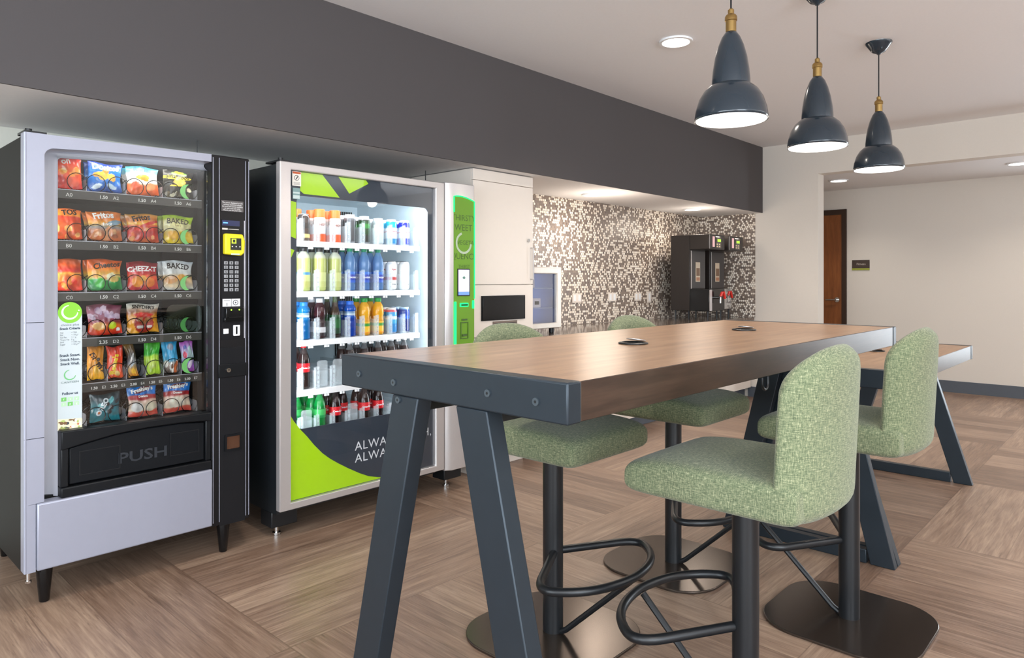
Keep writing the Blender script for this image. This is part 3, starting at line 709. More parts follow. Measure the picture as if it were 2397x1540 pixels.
# start near the top so that the step to the next turn falls low beside the tray
hel.tube(path, W_, 6)
hmesh_obj = hel.build('spiral', M['blackgloss'], None); HM = hmesh_obj.data; bpy.data.objects.remove(hmesh_obj)
LX = {0: .828, 2: .98, 4: 1.131, 6: 1.283}
EX = {2: .945, 3: 1.02, 4: 1.097, 5: 1.172, 6: 1.25, 7: 1.326}
lipmat = plain('tray_lip', rgb(74, 72, 68), .35, .3)
cres = plain('green_crescent', rgb(140, 226, 128), .4)
for row, zt in TRAY.items():
    t = MB(); t.box(.716, 1.372, 3.262, 3.80, zt - .004, zt - .0005); t.box(.716, 1.372, 3.255, 3.262, zt - .036, zt + .001)
    tray = t.build('tray', lipmat, m1, smooth=False)
    MB().box(.716, 1.372, 3.2535, 3.2552, zt - .002, zt + .0005).build('tray_edge', M['silver_in'], tray)
    lanes = EX if row == 'E' else LX
    q = MB(); q.col = rgb(236, 234, 228)
    for k, x in lanes.items():
        if k == 0: q.text('%s0' % row, .021, lambda a, e, x=x: (x - .004 + a, 3.2545, zt - .028 + e), 'LEFT'); continue
        sz = .0155 if row == 'E' else .019
        pr = {'D2': '2.35', 'E4': '2.00', 'E3': '2.50', 'E7': '2.00'}.get('%s%d' % (row, k), '1.50')
        q.text(pr, sz, lambda a, e, x=x: (x - .018 + a, 3.2545, zt - .027 + e), bold=.0004)
        q.text('%s%d' % (row, k), sz * 1.05, lambda a, e, x=x: (x + (.019 if row == 'E' else .03) + a, 3.2545, zt - .027 + e))
    q.build('slot_numbers', M['matteprint'], tray, smooth=False)
    for k, x in lanes.items():
        for dx in ((0,) if row == 'E' else (-.041, .041)):
            if k == 0 and dx < 0: continue
            sp = bpy.data.objects.new('spiral', HM); COL.objects.link(sp); sp.parent = tray
            off = Vector((1.11, 3.55, 0)); sp.location = Vector((x + dx, 3.272, zt)) - off
        # low clear divider between lanes
        xd = x + (.039 if row == 'E' else .0765)
        if xd < 1.37: MB().box(xd - .001, xd + .001, 3.275, 3.78, zt, zt + .05).build('lane_divider', M['silver_in'], tray)
    if row in 'ABCD':
        q = MB(); zc = zt + .036; X = 1.283 + .041
        pts = [(X - .010 + .034 * math.cos(a), zc + .034 * math.sin(a)) for a in [1.2 + 3.2 * i / 14 for i in range(15)]] + [(X + .004 + .026 * math.cos(a), zc + .002 + .034 * math.sin(a)) for a in [4.4 - 3.2 * i / 14 for i in range(15)]]
        q.prism(pts, 3.264, 3.2675); q.build('spiral_flag', cres, tray)
    if row == 'E':
        q = MB(); zc = zt + .036; X = 1.326
        q.prism([(X - .006 + .034 * math.cos(a), zc + .034 * math.sin(a)) for a in [1.0 + 3.6 * i / 14 for i in range(15)]] + [(X + .010 + .026 * math.cos(a), zc + .034 * math.sin(a)) for a in [4.6 - 3.6 * i / 14 for i in range(15)]], 3.264, 3.2675); q.build('spiral_flag', cres, tray)
# clear deflector in the empty slot
q = MB(); zt = TRAY['D']; q.prism(rrect(1.225, 1.37, zt - .001, zt + .13, .03, 5), 3.258, 3.2605) if False else None
q.prism(rrect(1.215, 1.368, zt + .002, zt + .13, .03, 5), 3.25, 3.2525); q.build('clear_deflector', glass('deflector_clear', (.80, .88, .84, 1), 1.45, .1, 1.5), m1, smooth=False)

# ------------------------------------------------------------------ snacks
def lerp(a, b, t): return tuple(a[i] + (b[i] - a[i]) * t for i in range(3))
def bag(name, label, x, y, z, w, h, stops, blobs=(), texts=(), tilt=-.08, yaw=0.0, roll=0.0, T=.0135, group=None, cat='snack', seed=1):
    mb = MB(); nx, nz = 36, 44; rnd = random.Random(seed)
    ox, oz = rnd.random() * 20, rnd.random() * 20
    def col(u, v):
        vv = v + .05 * mnoise.noise((u * 1.6 + ox, v * 2, oz))
        c = stops[-1][1]
        for (p0, c0), (p1, c1) in zip(stops, stops[1:]):
            if vv <= p1:
                t = min(1, max(0, (vv - p0) / max(1e-4, p1 - p0))); c = lerp(c0, c1, t); break
        for (bu, bv, ru, rv, bc, an) in blobs:
            du, dv = u - bu, (v - bv) * 2
            ca, sa = math.cos(an), math.sin(an); a, b_ = (du * ca + dv * sa) / ru, (-du * sa + dv * ca) / (rv * 2)
            if a * a + b_ * b_ < 1: c = bc
        k = 1 + .22 * mnoise.noise((u * 3 + ox, v * 6, 5 + oz))
        return tuple(min(255, q * k) for q in c)
    def surf(u, v, sgn):
        fl = (1 - abs(u) ** 2.6) ** .75 * (1 - abs(2 * v - 1) ** 2.6) ** .75 if abs(u) < 1 and 0 < v < 1 else 0
        cr = mnoise.noise((u * 2.3 + ox, v * 3.4, oz)) * .005 + mnoise.noise((u * 6 + ox, v * 7, oz + 4)) * .0022
        pin = 1 - .09 * math.sin(PI * v)
        X = u * w / 2 * pin + .004 * math.sin(v * 6 + ox) * (v if roll == 0 else 1)
        Y = sgn * (T * fl + .0006) + (cr if fl > 0 else .5 * cr)
        Z = h * v + .004 * math.cos(u * 3 + ox) * (2 * v - 1)
        return (X, Y, max(.0, Z))
    ids = {}
    V = []; C = []
    for s_ in (-1, 1):
        for j in range(nz + 1):
            for i in range(nx + 1):
                u, v = -1 + 2 * i / nx, j / nz; V.append(surf(u, v, s_)); q = col(u, v); C.append(rgb(*q))
    N = (nx + 1) * (nz + 1); I = lambda i, j: j * (nx + 1) + i; f = []
    for j in range(nz):
        for i in range(nx):
            f.append((I(i, j), I(i + 1, j), I(i + 1, j + 1), I(i, j + 1))); f.append((N + I(i, j + 1), N + I(i + 1, j + 1), N + I(i + 1, j), N + I(i, j)))
    rim = [I(i, 0) for i in range(nx)] + [I(nx, j) for j in range(nz)] + [I(nx - i, nz) for i in range(nx)] + [I(0, nz - j) for j in range(nz)]
    for k in range(len(rim)): a, b_ = rim[k], rim[(k + 1) % len(rim)]; f.append((a, N + a, N + b_, b_))
    mb.add(V, f, C)
    for (s_, size, u0, v0, tc, an, bd) in texts:
        mb.col = rgb(*tc)
        def place(a, e):
            ca, sa = math.cos(an), math.sin(an); X, Z = a * ca - e * sa, a * sa + e * ca
            u = max(-.99, min(.99, u0 + X / (w / 2))); v = max(.01, min(.99, v0 + Z / h)); p = surf(u, v, -1); return (p[0], p[1] - .0012, p[2])
        mb.text(s_, size, place, bold=bd)
    # crown: body sits inside the lane, rotated about its foot
    o = mb.build(name, M['print'], None, angle=60)
    o.location = (x, y, z); o.rotation_euler = (tilt, roll, yaw)
    return tag(o, label, cat, group)
W = (248, 246, 240); OR = (238, 96, 28); RD = (214, 34, 30); YL = (250, 206, 40); BK = (30, 26, 24); BL = (24, 104, 190); TN = (222, 170, 96)
def chips(n, seed, cols, v0=.05, v1=.5, r=.22):
    rn = random.Random(seed); return [(rn.uniform(-.8, .8), rn.uniform(v0, v1), r * rn.uniform(.6, 1.2), r * .5 * rn.uniform(.5, 1), rn.choice(cols), rn.uniform(0, 3)) for _ in range(n)]
YB1, YB2 = 3.2955, 3.3525
GT, GM = 'snack bags on the machine trays', 'snack bags on the machine trays'
def put(slot, lab, stops, blobs=(), texts=(), w=.137, h=.125, second=None, name='chip_bag', **kw):
    row, k = slot[0], int(slot[1]); x = (EX if row == 'E' else LX)[k]; z = TRAY[row] + .0065
    dx = kw.pop('dx', 0)
    o = bag(name, lab + ' at slot ' + slot, x + dx, YB1, z, w, h, stops, blobs, texts, group=GT, seed=hash(slot) % 97 if False else ord(row) * 7 + k, **kw)
    if second:
        c = o.copy(); COL.objects.link(c); c.location = (x + dx, YB2, z); c['label'] = second + ' behind the front bag at slot ' + slot
    return o
put('A0', 'orange red chip bag, cut by window edge, top tray,', [(0, RD), (.4, (236, 80, 40)), (.62, OR), (.85, (230, 60, 34)), (1, (206, 36, 30))], chips(7, 1, [(246, 150, 60), (250, 190, 90)], .45, .75) + [(-.3, .25, .35, .15, (190, 30, 26), 0), (.5, .25, .35, .16, (236, 90, 60), 0)], [("on", .034, .15, .78, W, .15, .001)], h=.130)
put('A2', 'blue tortilla chip bag on the top tray,', [(0, (10, 80, 170)), (.5, (18, 118, 200)), (.8, (12, 96, 186)), (.92, (30, 60, 150)), (1, (40, 70, 160))], [(-.25, .58, .5, .1, (246, 178, 60), .12), (-.05, .5, .32, .1, (246, 178, 60), .5), (.4, .5, .3, .12, (250, 190, 80), -.9), (-.5, .18, .3, .08, (210, 226, 236), .4), (.35, .18, .3, .08, (190, 214, 232), -.5), (0, .72, .2, .09, (226, 130, 40), 0)], [('Doritos', .034, 0, .75, W, 0, .0012)], second='blue tortilla chip bag')
put('A4', 'white and orange chip bag with teal top on the top tray,', [(0, OR), (.34, (240, 110, 46)), (.42, W), (.74, W), (.8, (120, 196, 214)), (1, (60, 170, 200))], [(0, .62, .45, .1, (244, 176, 60), .1), (.1, .58, .3, .09, (232, 150, 50), -.3), (.45, .3, .3, .14, (244, 150, 90), 0), (-.5, .3, .3, .16, (234, 84, 30), 0)], [('Ruffles', .028, 0, .83, (70, 110, 160), 0, .001)], second='white and orange chip bag')
put('A6', 'black and yellow popcorn bag on the top tray,', [(0, BK), (.5, (40, 36, 28)), (1, (28, 26, 22))], [(0, .95, .3, .07, YL, .3), (.3, .9, .2, .06, (110, 190, 60), 0), (-.3, .88, .18, .05, (110, 190, 60), 0), (.1, .58, .45, .12, (214, 180, 84), 0)] + chips(12, 4, [(226, 220, 190), (240, 232, 200), (90, 80, 56)], .08, .35, .2) + [(-.1, .74, 1.05, .07, (246, 222, 50), 0), (0, .44, .6, .03, YL, 0)], [('Smartfood', .026, -.05, .715, BK, 0, .0006)])
put('B0', 'orange corn snack bag, cut by window edge, second tray,', [(0, (206, 74, 30)), (.5, OR), (.75, (226, 60, 34)), (.8, (244, 150, 40)), (1, (226, 110, 40))], chips(8, 5, [(240, 170, 90), (190, 80, 30)], .1, .45), [('TOS', .03, .35, .8, BK, .1, .001)], h=.125)
put('B2', 'orange corn chip bag with grey blue band on the second tray,', [(0, (222, 110, 50)), (.3, (200, 120, 80)), (.46, (150, 150, 150)), (.58, (240, 170, 50)), (.78, (236, 120, 34)), (1, (200, 110, 40))], chips(10, 6, [(226, 150, 100), (160, 80, 40), (236, 180, 130)], .06, .4) + [(.55, .62, .5, .08, (130, 160, 176), .25)], [('Fritos', .036, -.05, .76, W, .06, .0014), ('flavor', .018, .1, .52, W, .1, .0006)], h=.125, second='orange corn chip bag')
put('B4', 'red and orange corn chip bag on the second tray,', [(0, (214, 90, 36)), (.3, RD), (.55, (226, 60, 30)), (.66, (246, 190, 60)), (.78, (220, 120, 40)), (1, (190, 140, 60))], chips(9, 7, [(236, 110, 50), (246, 170, 110), (196, 40, 24)], .06, .5) + [(.4, .66, .7, .05, RD, .35)], [('Fritos', .034, -.05, .76, BK, .12, .0012)], h=.125, second='red corn chip bag')
put('B6', 'yellow baked potato crisp bag on the second tray,', [(0, (244, 210, 30)), (.36, (236, 190, 40)), (.46, (232, 220, 160)), (.8, (226, 220, 150)), (.88, (170, 196, 60)), (1, (160, 200, 40))], [(-.4, .3, .4, .15, (236, 176, 50), 0), (.5, .3, .4, .15, (240, 200, 60), 0), (.75, .85, .4, .1, (176, 206, 40), -.6)], [('BAKED', .033, -.02, .70, (70, 60, 44), 0, .0006), ('Lay\'s', .014, -.05, .60, (150, 90, 50), 0, 0)], h=.128, second='yellow baked crisp bag')
put('C0', 'orange snack bag, cut by window edge, third tray,', [(0, (226, 44, 30)), (.4, OR), (.55, (246, 170, 60)), (.62, RD), (.8, (230, 90, 30)), (1, (150, 70, 36))], chips(8, 8, [(246, 150, 60), (220, 50, 30)], .08, .5), h=.13)
put('C2', 'orange and green snack bag on the third tray,', [(0, (14, 130, 60)), (.34, (40, 170, 76)), (.42, (240, 220, 120)), (.55, (246, 180, 50)), (.75, (236, 110, 30)), (1, (190, 80, 30))], [(.3, .45, .4, .1, (246, 236, 190), .5), (-.3, .25, .35, .14, (70, 190, 70), 0), (.5, .35, .3, .1, (226, 190, 90), 0)] + chips(5, 9, [(240, 170, 70)], .3, .6, .16), [('Cheetos', .032, .15, .74, (50, 36, 24), .18, .001)], h=.132, second='orange snack bag')
put('C4', 'red cheese cracker bag on the third tray,', [(0, (190, 40, 60)), (.3, (236, 70, 40)), (.5, (240, 90, 40)), (.62, (214, 30, 40)), (.8, (160, 26, 40)), (1, (130, 40, 46))], [(-.4, .3, .38, .18, (246, 150, 40), .3), (.4, .28, .38, .18, (244, 130, 50), -.3), (0, .42, .2, .1, (250, 180, 70), .2)], [('CHEEZ-IT', .03, -.02, .66, W, .04, .0012)], w=.132, h=.125)
put('C6', 'white and grey baked crisp bag on the third tray,', [(0, (206, 206, 200)), (.2, (220, 190, 150)), (.45, (236, 190, 120)), (.55, (226, 224, 216)), (.85, (214, 216, 214)), (1, (196, 204, 208))], [(-.5, .35, .45, .12, (226, 160, 90), .3), (.2, .42, .3, .12, (240, 170, 60), 0), (-.1, .15, .6, .06, (236, 210, 170), 0)], [('BAKED', .034, 0, .72, (34, 28, 24), -.04, .001)], h=.132, second='white baked crisp bag')
put('D2', 'purple and orange trail mix bag on the fourth tray,', [(0, RD), (.3, (236, 120, 40)), (.42, (150, 60, 70)), (.6, (170, 110, 130)), (1, (110, 50, 70))], chips(12, 10, [(196, 170, 196), (214, 190, 210), (170, 130, 160)], .55, .9, .24) + [(-.4, .3, .4, .12, (246, 190, 120), 0), (.4, .3, .25, .12, (200, 220, 50), .4), (.75, .15, .14, .06, W, 0)], h=.13, name='trail_mix_bag')
put('D4', 'brown and orange pretzel bag on the fourth tray,', [(0, (240, 170, 50)), (.6, (226, 150, 50)), (.7, (150, 90, 60)), (.85, (206, 198, 180)), (1, (210, 206, 196))], [(.05, .34, .62, .34, (170, 44, 32), 0), (.05, .62, .66, .07, (206, 52, 38), 0), (-.2, .46, .2, .08, (166, 104, 56), .5), (.3, .44, .2, .08, (182, 120, 66), -.4), (.05, .36, .22, .07, (150, 92, 50), .2), (-.2, .22, .24, .05, (232, 222, 210), 0), (.35, .2, .18, .05, (226, 214, 200), 0)], [("SNYDER'S", .022, 0, .82, (50, 40, 36), 0, .0008)], h=.13, name='pretzel_bag')
kb = dict(w=.066, tilt=-.12, T=.011, name='candy_bag')
put('E2', 'yellow orange chocolate candy packet on the fifth tray,', [(0, (246, 178, 30)), (.6, (236, 150, 30)), (1, (190, 120, 40))], [(.1, .28, .4, .14, (250, 190, 50), 0)], [("m&m's", .036, .02, .46, (60, 36, 24), -1.0, .0022)], h=.145, **kb)
put('E3', 'orange red peanut butter candy packet on the fifth tray,', [(0, (240, 90, 40)), (.7, (236, 70, 36)), (1, (200, 50, 36))], [(.2, .14, .35, .08, (240, 200, 110), 0), (-.6, .6, .2, .12, (240, 160, 150), 0)], [("Reese's", .03, .1, .42, (246, 206, 40), 1.4, .0016)], h=.138, **kb)
put('E4', 'narrow dark brown candy bar on the fifth tray,', [(0, (236, 150, 40)), (.25, (206, 160, 90)), (.4, (150, 150, 160)), (.6, (60, 46, 40)), (1, (150, 110, 50))], [(0, .55, .5, .06, (226, 220, 214), .5), (0, .35, .5, .04, (200, 210, 220), .3), (.1, .15, .5, .08, (246, 190, 60), 0)], [('', .02, 0, .5, W, 0, 0)], h=.15, dx=.0, roll=-.16, **dict(kb, w=.042, name='candy_bar'))
put('E5', 'lime green candy packet on the fifth tray,', [(0, (176, 216, 50)), (.55, (186, 222, 60)), (.62, (60, 176, 50)), (1, (90, 196, 60))], [(0, .32, .5, .16, (206, 226, 90), 0)], h=.15, **dict(kb, w=.07))
put('E6', 'light blue cookie packet on the fifth tray,', [(0, (90, 76, 70)), (.3, (190, 170, 160)), (.4, (60, 160, 206)), (1, (40, 160, 214))], chips(10, 12, [(246, 240, 230), (214, 110, 60), (120, 80, 60)], .06, .3, .25) + [(.1, .78, .4, .1, (130, 140, 160), 0)], h=.15, **dict(kb, w=.07, name='cookie_packet'))
put('E7', 'purple and pink candy packet on the fifth tray,', [(0, (176, 70, 170)), (.3, (150, 110, 190)), (.5, (190, 226, 226)), (1, (186, 90, 190))], [(-.5, .55, .3, .12, (236, 80, 110), 0), (.4, .62, .35, .22, (206, 232, 232), .1), (.3, .25, .4, .1, (236, 216, 236), .5), (-.3, .8, .25, .07, (90, 100, 190), 0)], h=.14, **dict(kb, w=.06))
put('F2', 'teal cookie packet leaning on the bottom tray,', [(0, (40, 130, 140)), (.5, (30, 110, 124)), (.8, (60, 76, 84)), (1, (40, 60, 66))], chips(8, 13, [(90, 180, 186), (40, 40, 46), (206, 120, 80)], .1, .8, .2), [('OREO', .03, -.1, .5, (226, 236, 240), 1.1, .0016)], w=.12, h=.118, roll=.0, dx=.0, T=.018, name='cookie_packet')
mc = [(0, (206, 70, 60)), (.16, (214, 100, 80)), (.2, (236, 214, 186)), (.5, (226, 190, 170)), (.54, (170, 40, 44)), (.64, (176, 46, 50)), (.68, (40, 120, 206)), (1, (50, 140, 226))]
mt = [("Freshley's", .024, 0, .78, W, .12, .001), ('Donuts', .014, 0, .59, W, 0, .0006)]
put('F4', 'blue topped donut bag nearer the middle of the bottom tray,', mc, [(-.45, .3, .42, .15, (236, 230, 224), 0), (.5, .3, .4, .15, (226, 214, 186), 0), (0, .82, .62, .08, (120, 50, 56), .25)], mt, w=.125, h=.142, name='donut_bag')
put('F6', 'blue topped donut bag farthest right on the bottom tray,', mc, [(-.1, .32, .55, .17, (238, 226, 206), 0), (0, .84, .6, .08, (120, 50, 56), .15)], mt, w=.125, h=.142, name='donut_bag', dx=-.004)

# ------------------------------------------------------------------ drinks machine
F2 = 3.10
m2 = thing('drinks_machine', 'glass fronted drinks machine with lime and slate graphics, right of the snack machine', 'vending machine', (2.32, 3.55, 0))
b = MB(); b.box(1.684, 1.735, F2 + .04, 3.97, .13, 1.838); b.box(2.70, 2.955, F2 + .12, 3.97, .13, 1.838); b.box(1.735, 2.70, F2 + .04, 3.97, 1.775, 1.838)
b.box(1.735, 2.70, F2 + .045, 3.97, .13, .425); b.box(1.735, 2.70, 3.93, 3.97, .425, 1.775)
b.build('cabinet', plain('cooler_black', rgb(26, 30, 34), .35, grain=.1, gscale=9), m2, smooth=False)
b = MB(); b.box(1.736, 1.75, F2 + .05, 3.928, .427, 1.774); b.box(2.672, 2.699, F2 + .05, 3.928, .427, 1.774)
b.box(1.75, 2.672, 3.905, 3.928, .427, 1.774); b.box(1.75, 2.672, F2 + .05, 3.905, .427, .436); b.box(1.75, 2.672, F2 + .05, 3.905, 1.755, 1.774)
b.build('liner', M['coldwhite'], m2, smooth=False)
v = MB()
for i in range(10): v.box(2.50 + .0135 * i, 2.507 + .0135 * i, 3.900, 3.9045, .55, 1.72)
v.build('back_vent', M['dark'], m2)
v = MB()
for z in (1.64, 1.60): v.ring_prism(rrect(2.592, 2.665, z - .014, z + .012, .003, 2), rrect(2.594, 2.663, z - .012, z + .01, .003, 2), 3.899, 3.9045)
v.ring_prism(rrect(2.60, 2.66, 1.49, 1.565, .003, 2), rrect(2.602, 2.658, 1.492, 1.563, .003, 2), 3.899, 3.9045)
v.build('warning_label', M['dark'], m2)
def rect(x0, x1, z0, z1): return [(x0, z0), (x1, z0), (x1, z1), (x0, z1)]
d = MB(); d.ring_prism(rect(1.68, 2.735, .15, 1.85), rect(1.741, 2.668, .184, 1.813), F2, F2 + .04)
d.build('door_frame', M['alu'], m2, bevel=.006)
B(1.741, 2.668, F2 + .018, F2 + .022, .184, 1.813).build('door_glass', M['glass2'], m2, smooth=False)
g = MB(); SL = rgb(46, 57, 70); LM = rgb(178, 226, 14)
g.col = SL; gy = F2 + .03
g.box(1.741, 2.668, gy, gy + .006, .184, .53); g.box(1.741, 2.668, gy, gy + .006, 1.694, 1.813); g.box(1.741, 1.786, gy, gy + .006, .53, 1.694); g.box(2.632, 2.668, gy, gy + .006, .53, 1.694)
for cxn, czn, a0 in ((2.632, 1.694, 0), (1.786, 1.694, PI / 2), (1.786, .53, PI), (2.632, .53, 1.5 * PI)):
    R2 = .032; ox_ = cxn - R2 * (1 if cxn > 2 else -1); oz_ = czn - R2 * (1 if czn > 1 else -1)
    g.prism([(cxn, czn)] + arc(ox_, oz_, R2, a0, a0 + PI / 2, 6), gy + .0002, gy + .0055)
g.col = LM
def shape(P, k=1): g.prism(P, gy - .0012 * k, gy + .001)
shape([(1.809, 1.811), (1.931, 1.811), (2.033, 1.703), (1.826, 1.704), (1.805, 1.718)])
shape([(2.026, 1.811), (2.197, 1.811), (2.213, 1.794), (2.092, 1.73)])
shape([(1.743, 1.665), (1.783, 1.659), (1.782, 1.478), (1.743, 1.492)])
shape([(1.743, 1.432), (1.774, 1.421), (1.757, 1.386), (1.743, 1.38)])
cv = [(1.743, .64), (1.756, .60), (1.771, .575), (1.805, .53), (1.84, .492), (1.882, .44), (1.931, .388), (1.975, .352), (2.025, .318), (2.09, .278), (2.157, .240), (2.215, .212), (2.278, .194), (2.32, .186)]
g.add([(x, gy - .0012, z) for x, z in cv] + [(x, gy - .0012, .186) for x, z in cv], [(i, i + 1, len(cv) + i + 1, len(cv) + i) for i in range(len(cv) - 1)])
g.col = rgb(232, 236, 240)
def fit(body, size, width):
    me = text_mesh(body, size, 'LEFT', 0, 1.08); w = max(v.co.x for v in me.vertices); bpy.data.meshes.remove(me); return width / w
kx_ = fit('ALWAYS FRESH,', .066, .528)
g.text('ALWAYS FRESH,', .066, lambda x, z: (2.126 + x * kx_, gy - .0015, .366 + z), 'LEFT', space=1.08)
g.text('ALWAYS', .066, lambda x, z: (2.126 + x * kx_, gy - .0015, .302 + z), 'LEFT', space=1.08)
g.build('door_graphic', M['matteprint'], m2, smooth=False)
q = MB(); q.col = rgb(226, 222, 214); q.box(1.755, 1.803, F2 + .0165, F2 + .0178, 1.738, 1.810); q.col = rgb(190, 90, 50); q.box(1.757, 1.801, F2 + .0158, F2 + .017, 1.798, 1.808)
q.col = rgb(40, 42, 46); q.disc((1.779, F2 + .0162, 1.778), .014, 'y', 18); q.col = rgb(226, 222, 214); q.disc((1.779, F2 + .0156, 1.778), .0115, 'y', 18); q.col = rgb(40, 42, 46); q.prism([(1.772, 1.770), (1.777, 1.770), (1.787, 1.786), (1.781, 1.786)], F2 + .015, F2 + .0158)
for i in range(4): q.box(1.762, 1.796, F2 + .0162, F2 + .017, 1.744 + .004 * i, 1.7452 + .004 * i)
q.build('warning_sticker', M['matteprint'], m2, smooth=False)
q = MB(); q.col = rgb(120, 150, 150); q.box(1.757, 1.797, F2 + .0165, F2 + .0178, 1.672, 1.728); q.col = rgb(190, 206, 204); q.box(1.759, 1.795, F2 + .016, F2 + .017, 1.70, 1.708); q.box(1.759, 1.795, F2 + .016, F2 + .017, 1.676, 1.692)
q.build('info_sticker', M['matteprint'], m2, smooth=False)
# control column
c = MB(); c.prism([(2.737, F2 + .004), (2.775, F2 - .022), (2.958, F2 - .022), (2.963, F2 + .0), (2.963, F2 + .115), (2.737, F2 + .115)], .14, 1.855, 'z')
cc = c.build('control_column', M['alu'], m2, bevel=.004)
gp = MB(); GY = F2 - .026; gc = MB()
gc.col = rgb(98, 144, 22)
top = [(2.786 + .166 * i / 10, 1.762 + .018 * math.sin(PI * (.25 + .75 * i / 10)) - .008 * i / 10) for i in range(11)]
gc.prism([(2.786, .76), (2.952, .76)] + top[::-1], GY, GY + .005)
gc.col = rgb(58, 92, 22)
for s_, size, x, z in (('THIRSTY?', .05, 2.872, 1.632), ('SWEET', .055, 2.85, 1.572), ('VEGETA', .038, 2.88, 1.487), ('QUENCH', .052, 2.87, 1.40), ('THIRST', .03, 2.868, 1.345)):
    gc.text(s_, size, lambda a, e, x=x, z=z: (max(2.788, min(2.95, x + a)), GY - .0006, z + e))
gc.col = rgb(170, 186, 160); P = []
for i in range(31):
    a = 1.85 + 4.35 * i / 30
    for r in (.052, .066): P.append((2.864 + r * math.cos(a), GY - .0012, 1.497 + r * math.sin(a)))
gc.add(P, [(2 * i, 2 * i + 1, 2 * i + 3, 2 * i + 2) for i in range(30)])
gc.build('control_panel', M['matteprint'], cc, smooth=False)
q = MB(); q.tube([(2.786, GY - .002, 1.68)] + [(x, GY - .002, z) for x, z in top] + [(2.953, GY - .002, 1.16)], .0035, 8); q.build('light_edge', M['green_led'], cc)
q = MB(); q.box(2.784, 2.802, GY - .006, GY, .80, 1.145); q.box(2.932, 2.950, GY - .006, GY, 1.10, 1.15); q.box(2.830, 2.90, GY - .006, GY, 1.112, 1.136); q.build('light_bar', M['green_led'], cc, bevel=.004)
MB().box(2.838, 2.893, GY - .0075, GY - .0055, 1.119, 1.128).build('coin_slot', M['dark'], cc)
q = MB(); q.col = rgb(24, 26, 34); q.box(2.812, 2.912, GY - .004, GY, 1.178, 1.342); q.col = rgb(206, 190, 236); q.box(2.818, 2.906, GY - .0046, GY - .003, 1.204, 1.336); q.col = rgb(96, 130, 206); q.box(2.818, 2.906, GY - .0046, GY - .003, 1.184, 1.204)
q.col = rgb(236, 232, 246); q.box(2.826, 2.898, GY - .005, GY - .004, 1.25, 1.32); q.col = rgb(90, 120, 110); q.disc((2.862, GY - .0054, 1.288), .01, 'y', 12); q.box(2.846, 2.878, GY - .0054, GY - .0044, 1.285, 1.290); q.col = rgb(232, 196, 220); q.box(2.83, 2.894, GY - .005, GY - .004, 1.215, 1.24)
q.build('touch_screen', M['screen'], cc, smooth=False)
q = MB(); q.ring_prism(rect(2.838, 2.90, .92, 1.02), rect(2.842, 2.896, .924, 1.016), GY - .004, GY); q.box(2.846, 2.892, GY - .004, GY, 1.03, 1.04); q.box(2.85, 2.886, GY - .006, GY, .935, .948)
q.build('card_slot', plain('slot_green', rgb(64, 92, 40), .4), cc)
q = MB(); q.box(2.82, 2.905, GY - .004, GY + .004, .80, .868); q.build('bill_slot', M['blackgloss'], cc, bevel=.003)
# feet and antenna
for x in (1.735, 2.86):
    q = MB(); q.box(x - .05, x + .09, 3.19, 3.30, .05, .1295); f = q.build('foot', M['black'], m2, bevel=.004)
    q = MB(); q.cyl((x, 3.235, .012), (x, 3.235, .052), .011, 10); q.cyl((x, 3.235, .001), (x, 3.235, .013), .021, 14); q.build('leveling_bolt', M['chrome'], f)
for x in (1.735, 2.86): MB().box(x - .05, x + .09, 3.80, 3.92, .001, .1295).build('foot', M['black'], m2, bevel=.004)
MB().box(1.75, 2.95, 3.16, 3.20, .131, .149).build('kick_rail', M['black'], m2)
MB().cyl((2.705, F2 + .14, 1.838), (2.705, F2 + .14, 1.935), .003, 8).build('antenna', M['black'], m2)
q = MB(); q.box(1.69, 1.76, F2 + .02, F2 + .16, 1.8515, 1.860); q.cyl((1.70, F2 + .03, 1.853), (1.70, F2 + .03, 1.868), .012, 12); q.build('top_hinge', M['black'], m2)
q = MB(); q.box(1.754, 1.762, F2 + .054, F2 + .07, .46, 1.74); q.box(2.658, 2.667, F2 + .054, F2 + .07, .46, 1.74); q.build('light_tube', M['led'], m2)

# shelves with clear lane guides
LANE = [1.906 + .0942 * k for k in range(8)]
SH = [1.475, 1.216, .964, .708, .458]
for i, z in enumerate(SH):
    t = MB(); t.box(1.815, 2.625, 3.215, 3.86, z - .012, z - .0008); t.box(1.815, 2.625, 3.20, 3.215, z - .030, z - .0008)
    sh = t.build('shelf', M['whiteplastic'], m2, smooth=False)
    q = MB()
    for k in range(8):
        x = LANE[k]; q.box(x - .012, x - .002, 3.197, 3.205, z - .042, z - .031); q.box(x + .003, x + .013, 3.197, 3.205, z - .042, z - .031)
    q.build('price_clip', M['whiteplastic'], sh, smooth=False)
    for k in range(9):
        x = LANE[0] - .0471 + .0942 * k; h = .115
        q = MB(); q.box(x - .0012, x + .0012, 3.225, 3.80, z, z + h * .8)
        q.prism([(x - .012, z), (x + .012, z), (x + .010, z + h), (x - .010, z + h)], 3.210, 3.213)
        q.box(x - .011, x - .0085, 3.213, 3.23, z, z + h * .95); q.box(x + .0085, x + .011, 3.213, 3.23, z, z + h * .95)
        q.build('lane_guide', M['clear'], sh, smooth=False)
        q = MB()
        for j in range(4): q.box(x - .003, x + .003, 3.2085, 3.2098, z + .018 + .024 * j, z + .025 + .024 * j)
        q.build('guide_clip', M['silver_in'], sh, smooth=False)
# empty lanes: clear pusher plates
for (i, k) in ((3, 1), (3, 2), (4, 0), (4, 3)):
    q = MB(); x = LANE[k]; z = SH[i]; q.prism(rrect(x - .03, x + .03, z + .001, z + .14, .012, 4), 3.24, 3.244); q.box(x - .028, x + .028, 3.2445, 3.285, z + .001, z + .004); q.box(x - .0285, x + .0285, 3.237, 3.2395, z + .004, z + .085)
    q.build('lane_pusher', M['clear'], m2, smooth=False)

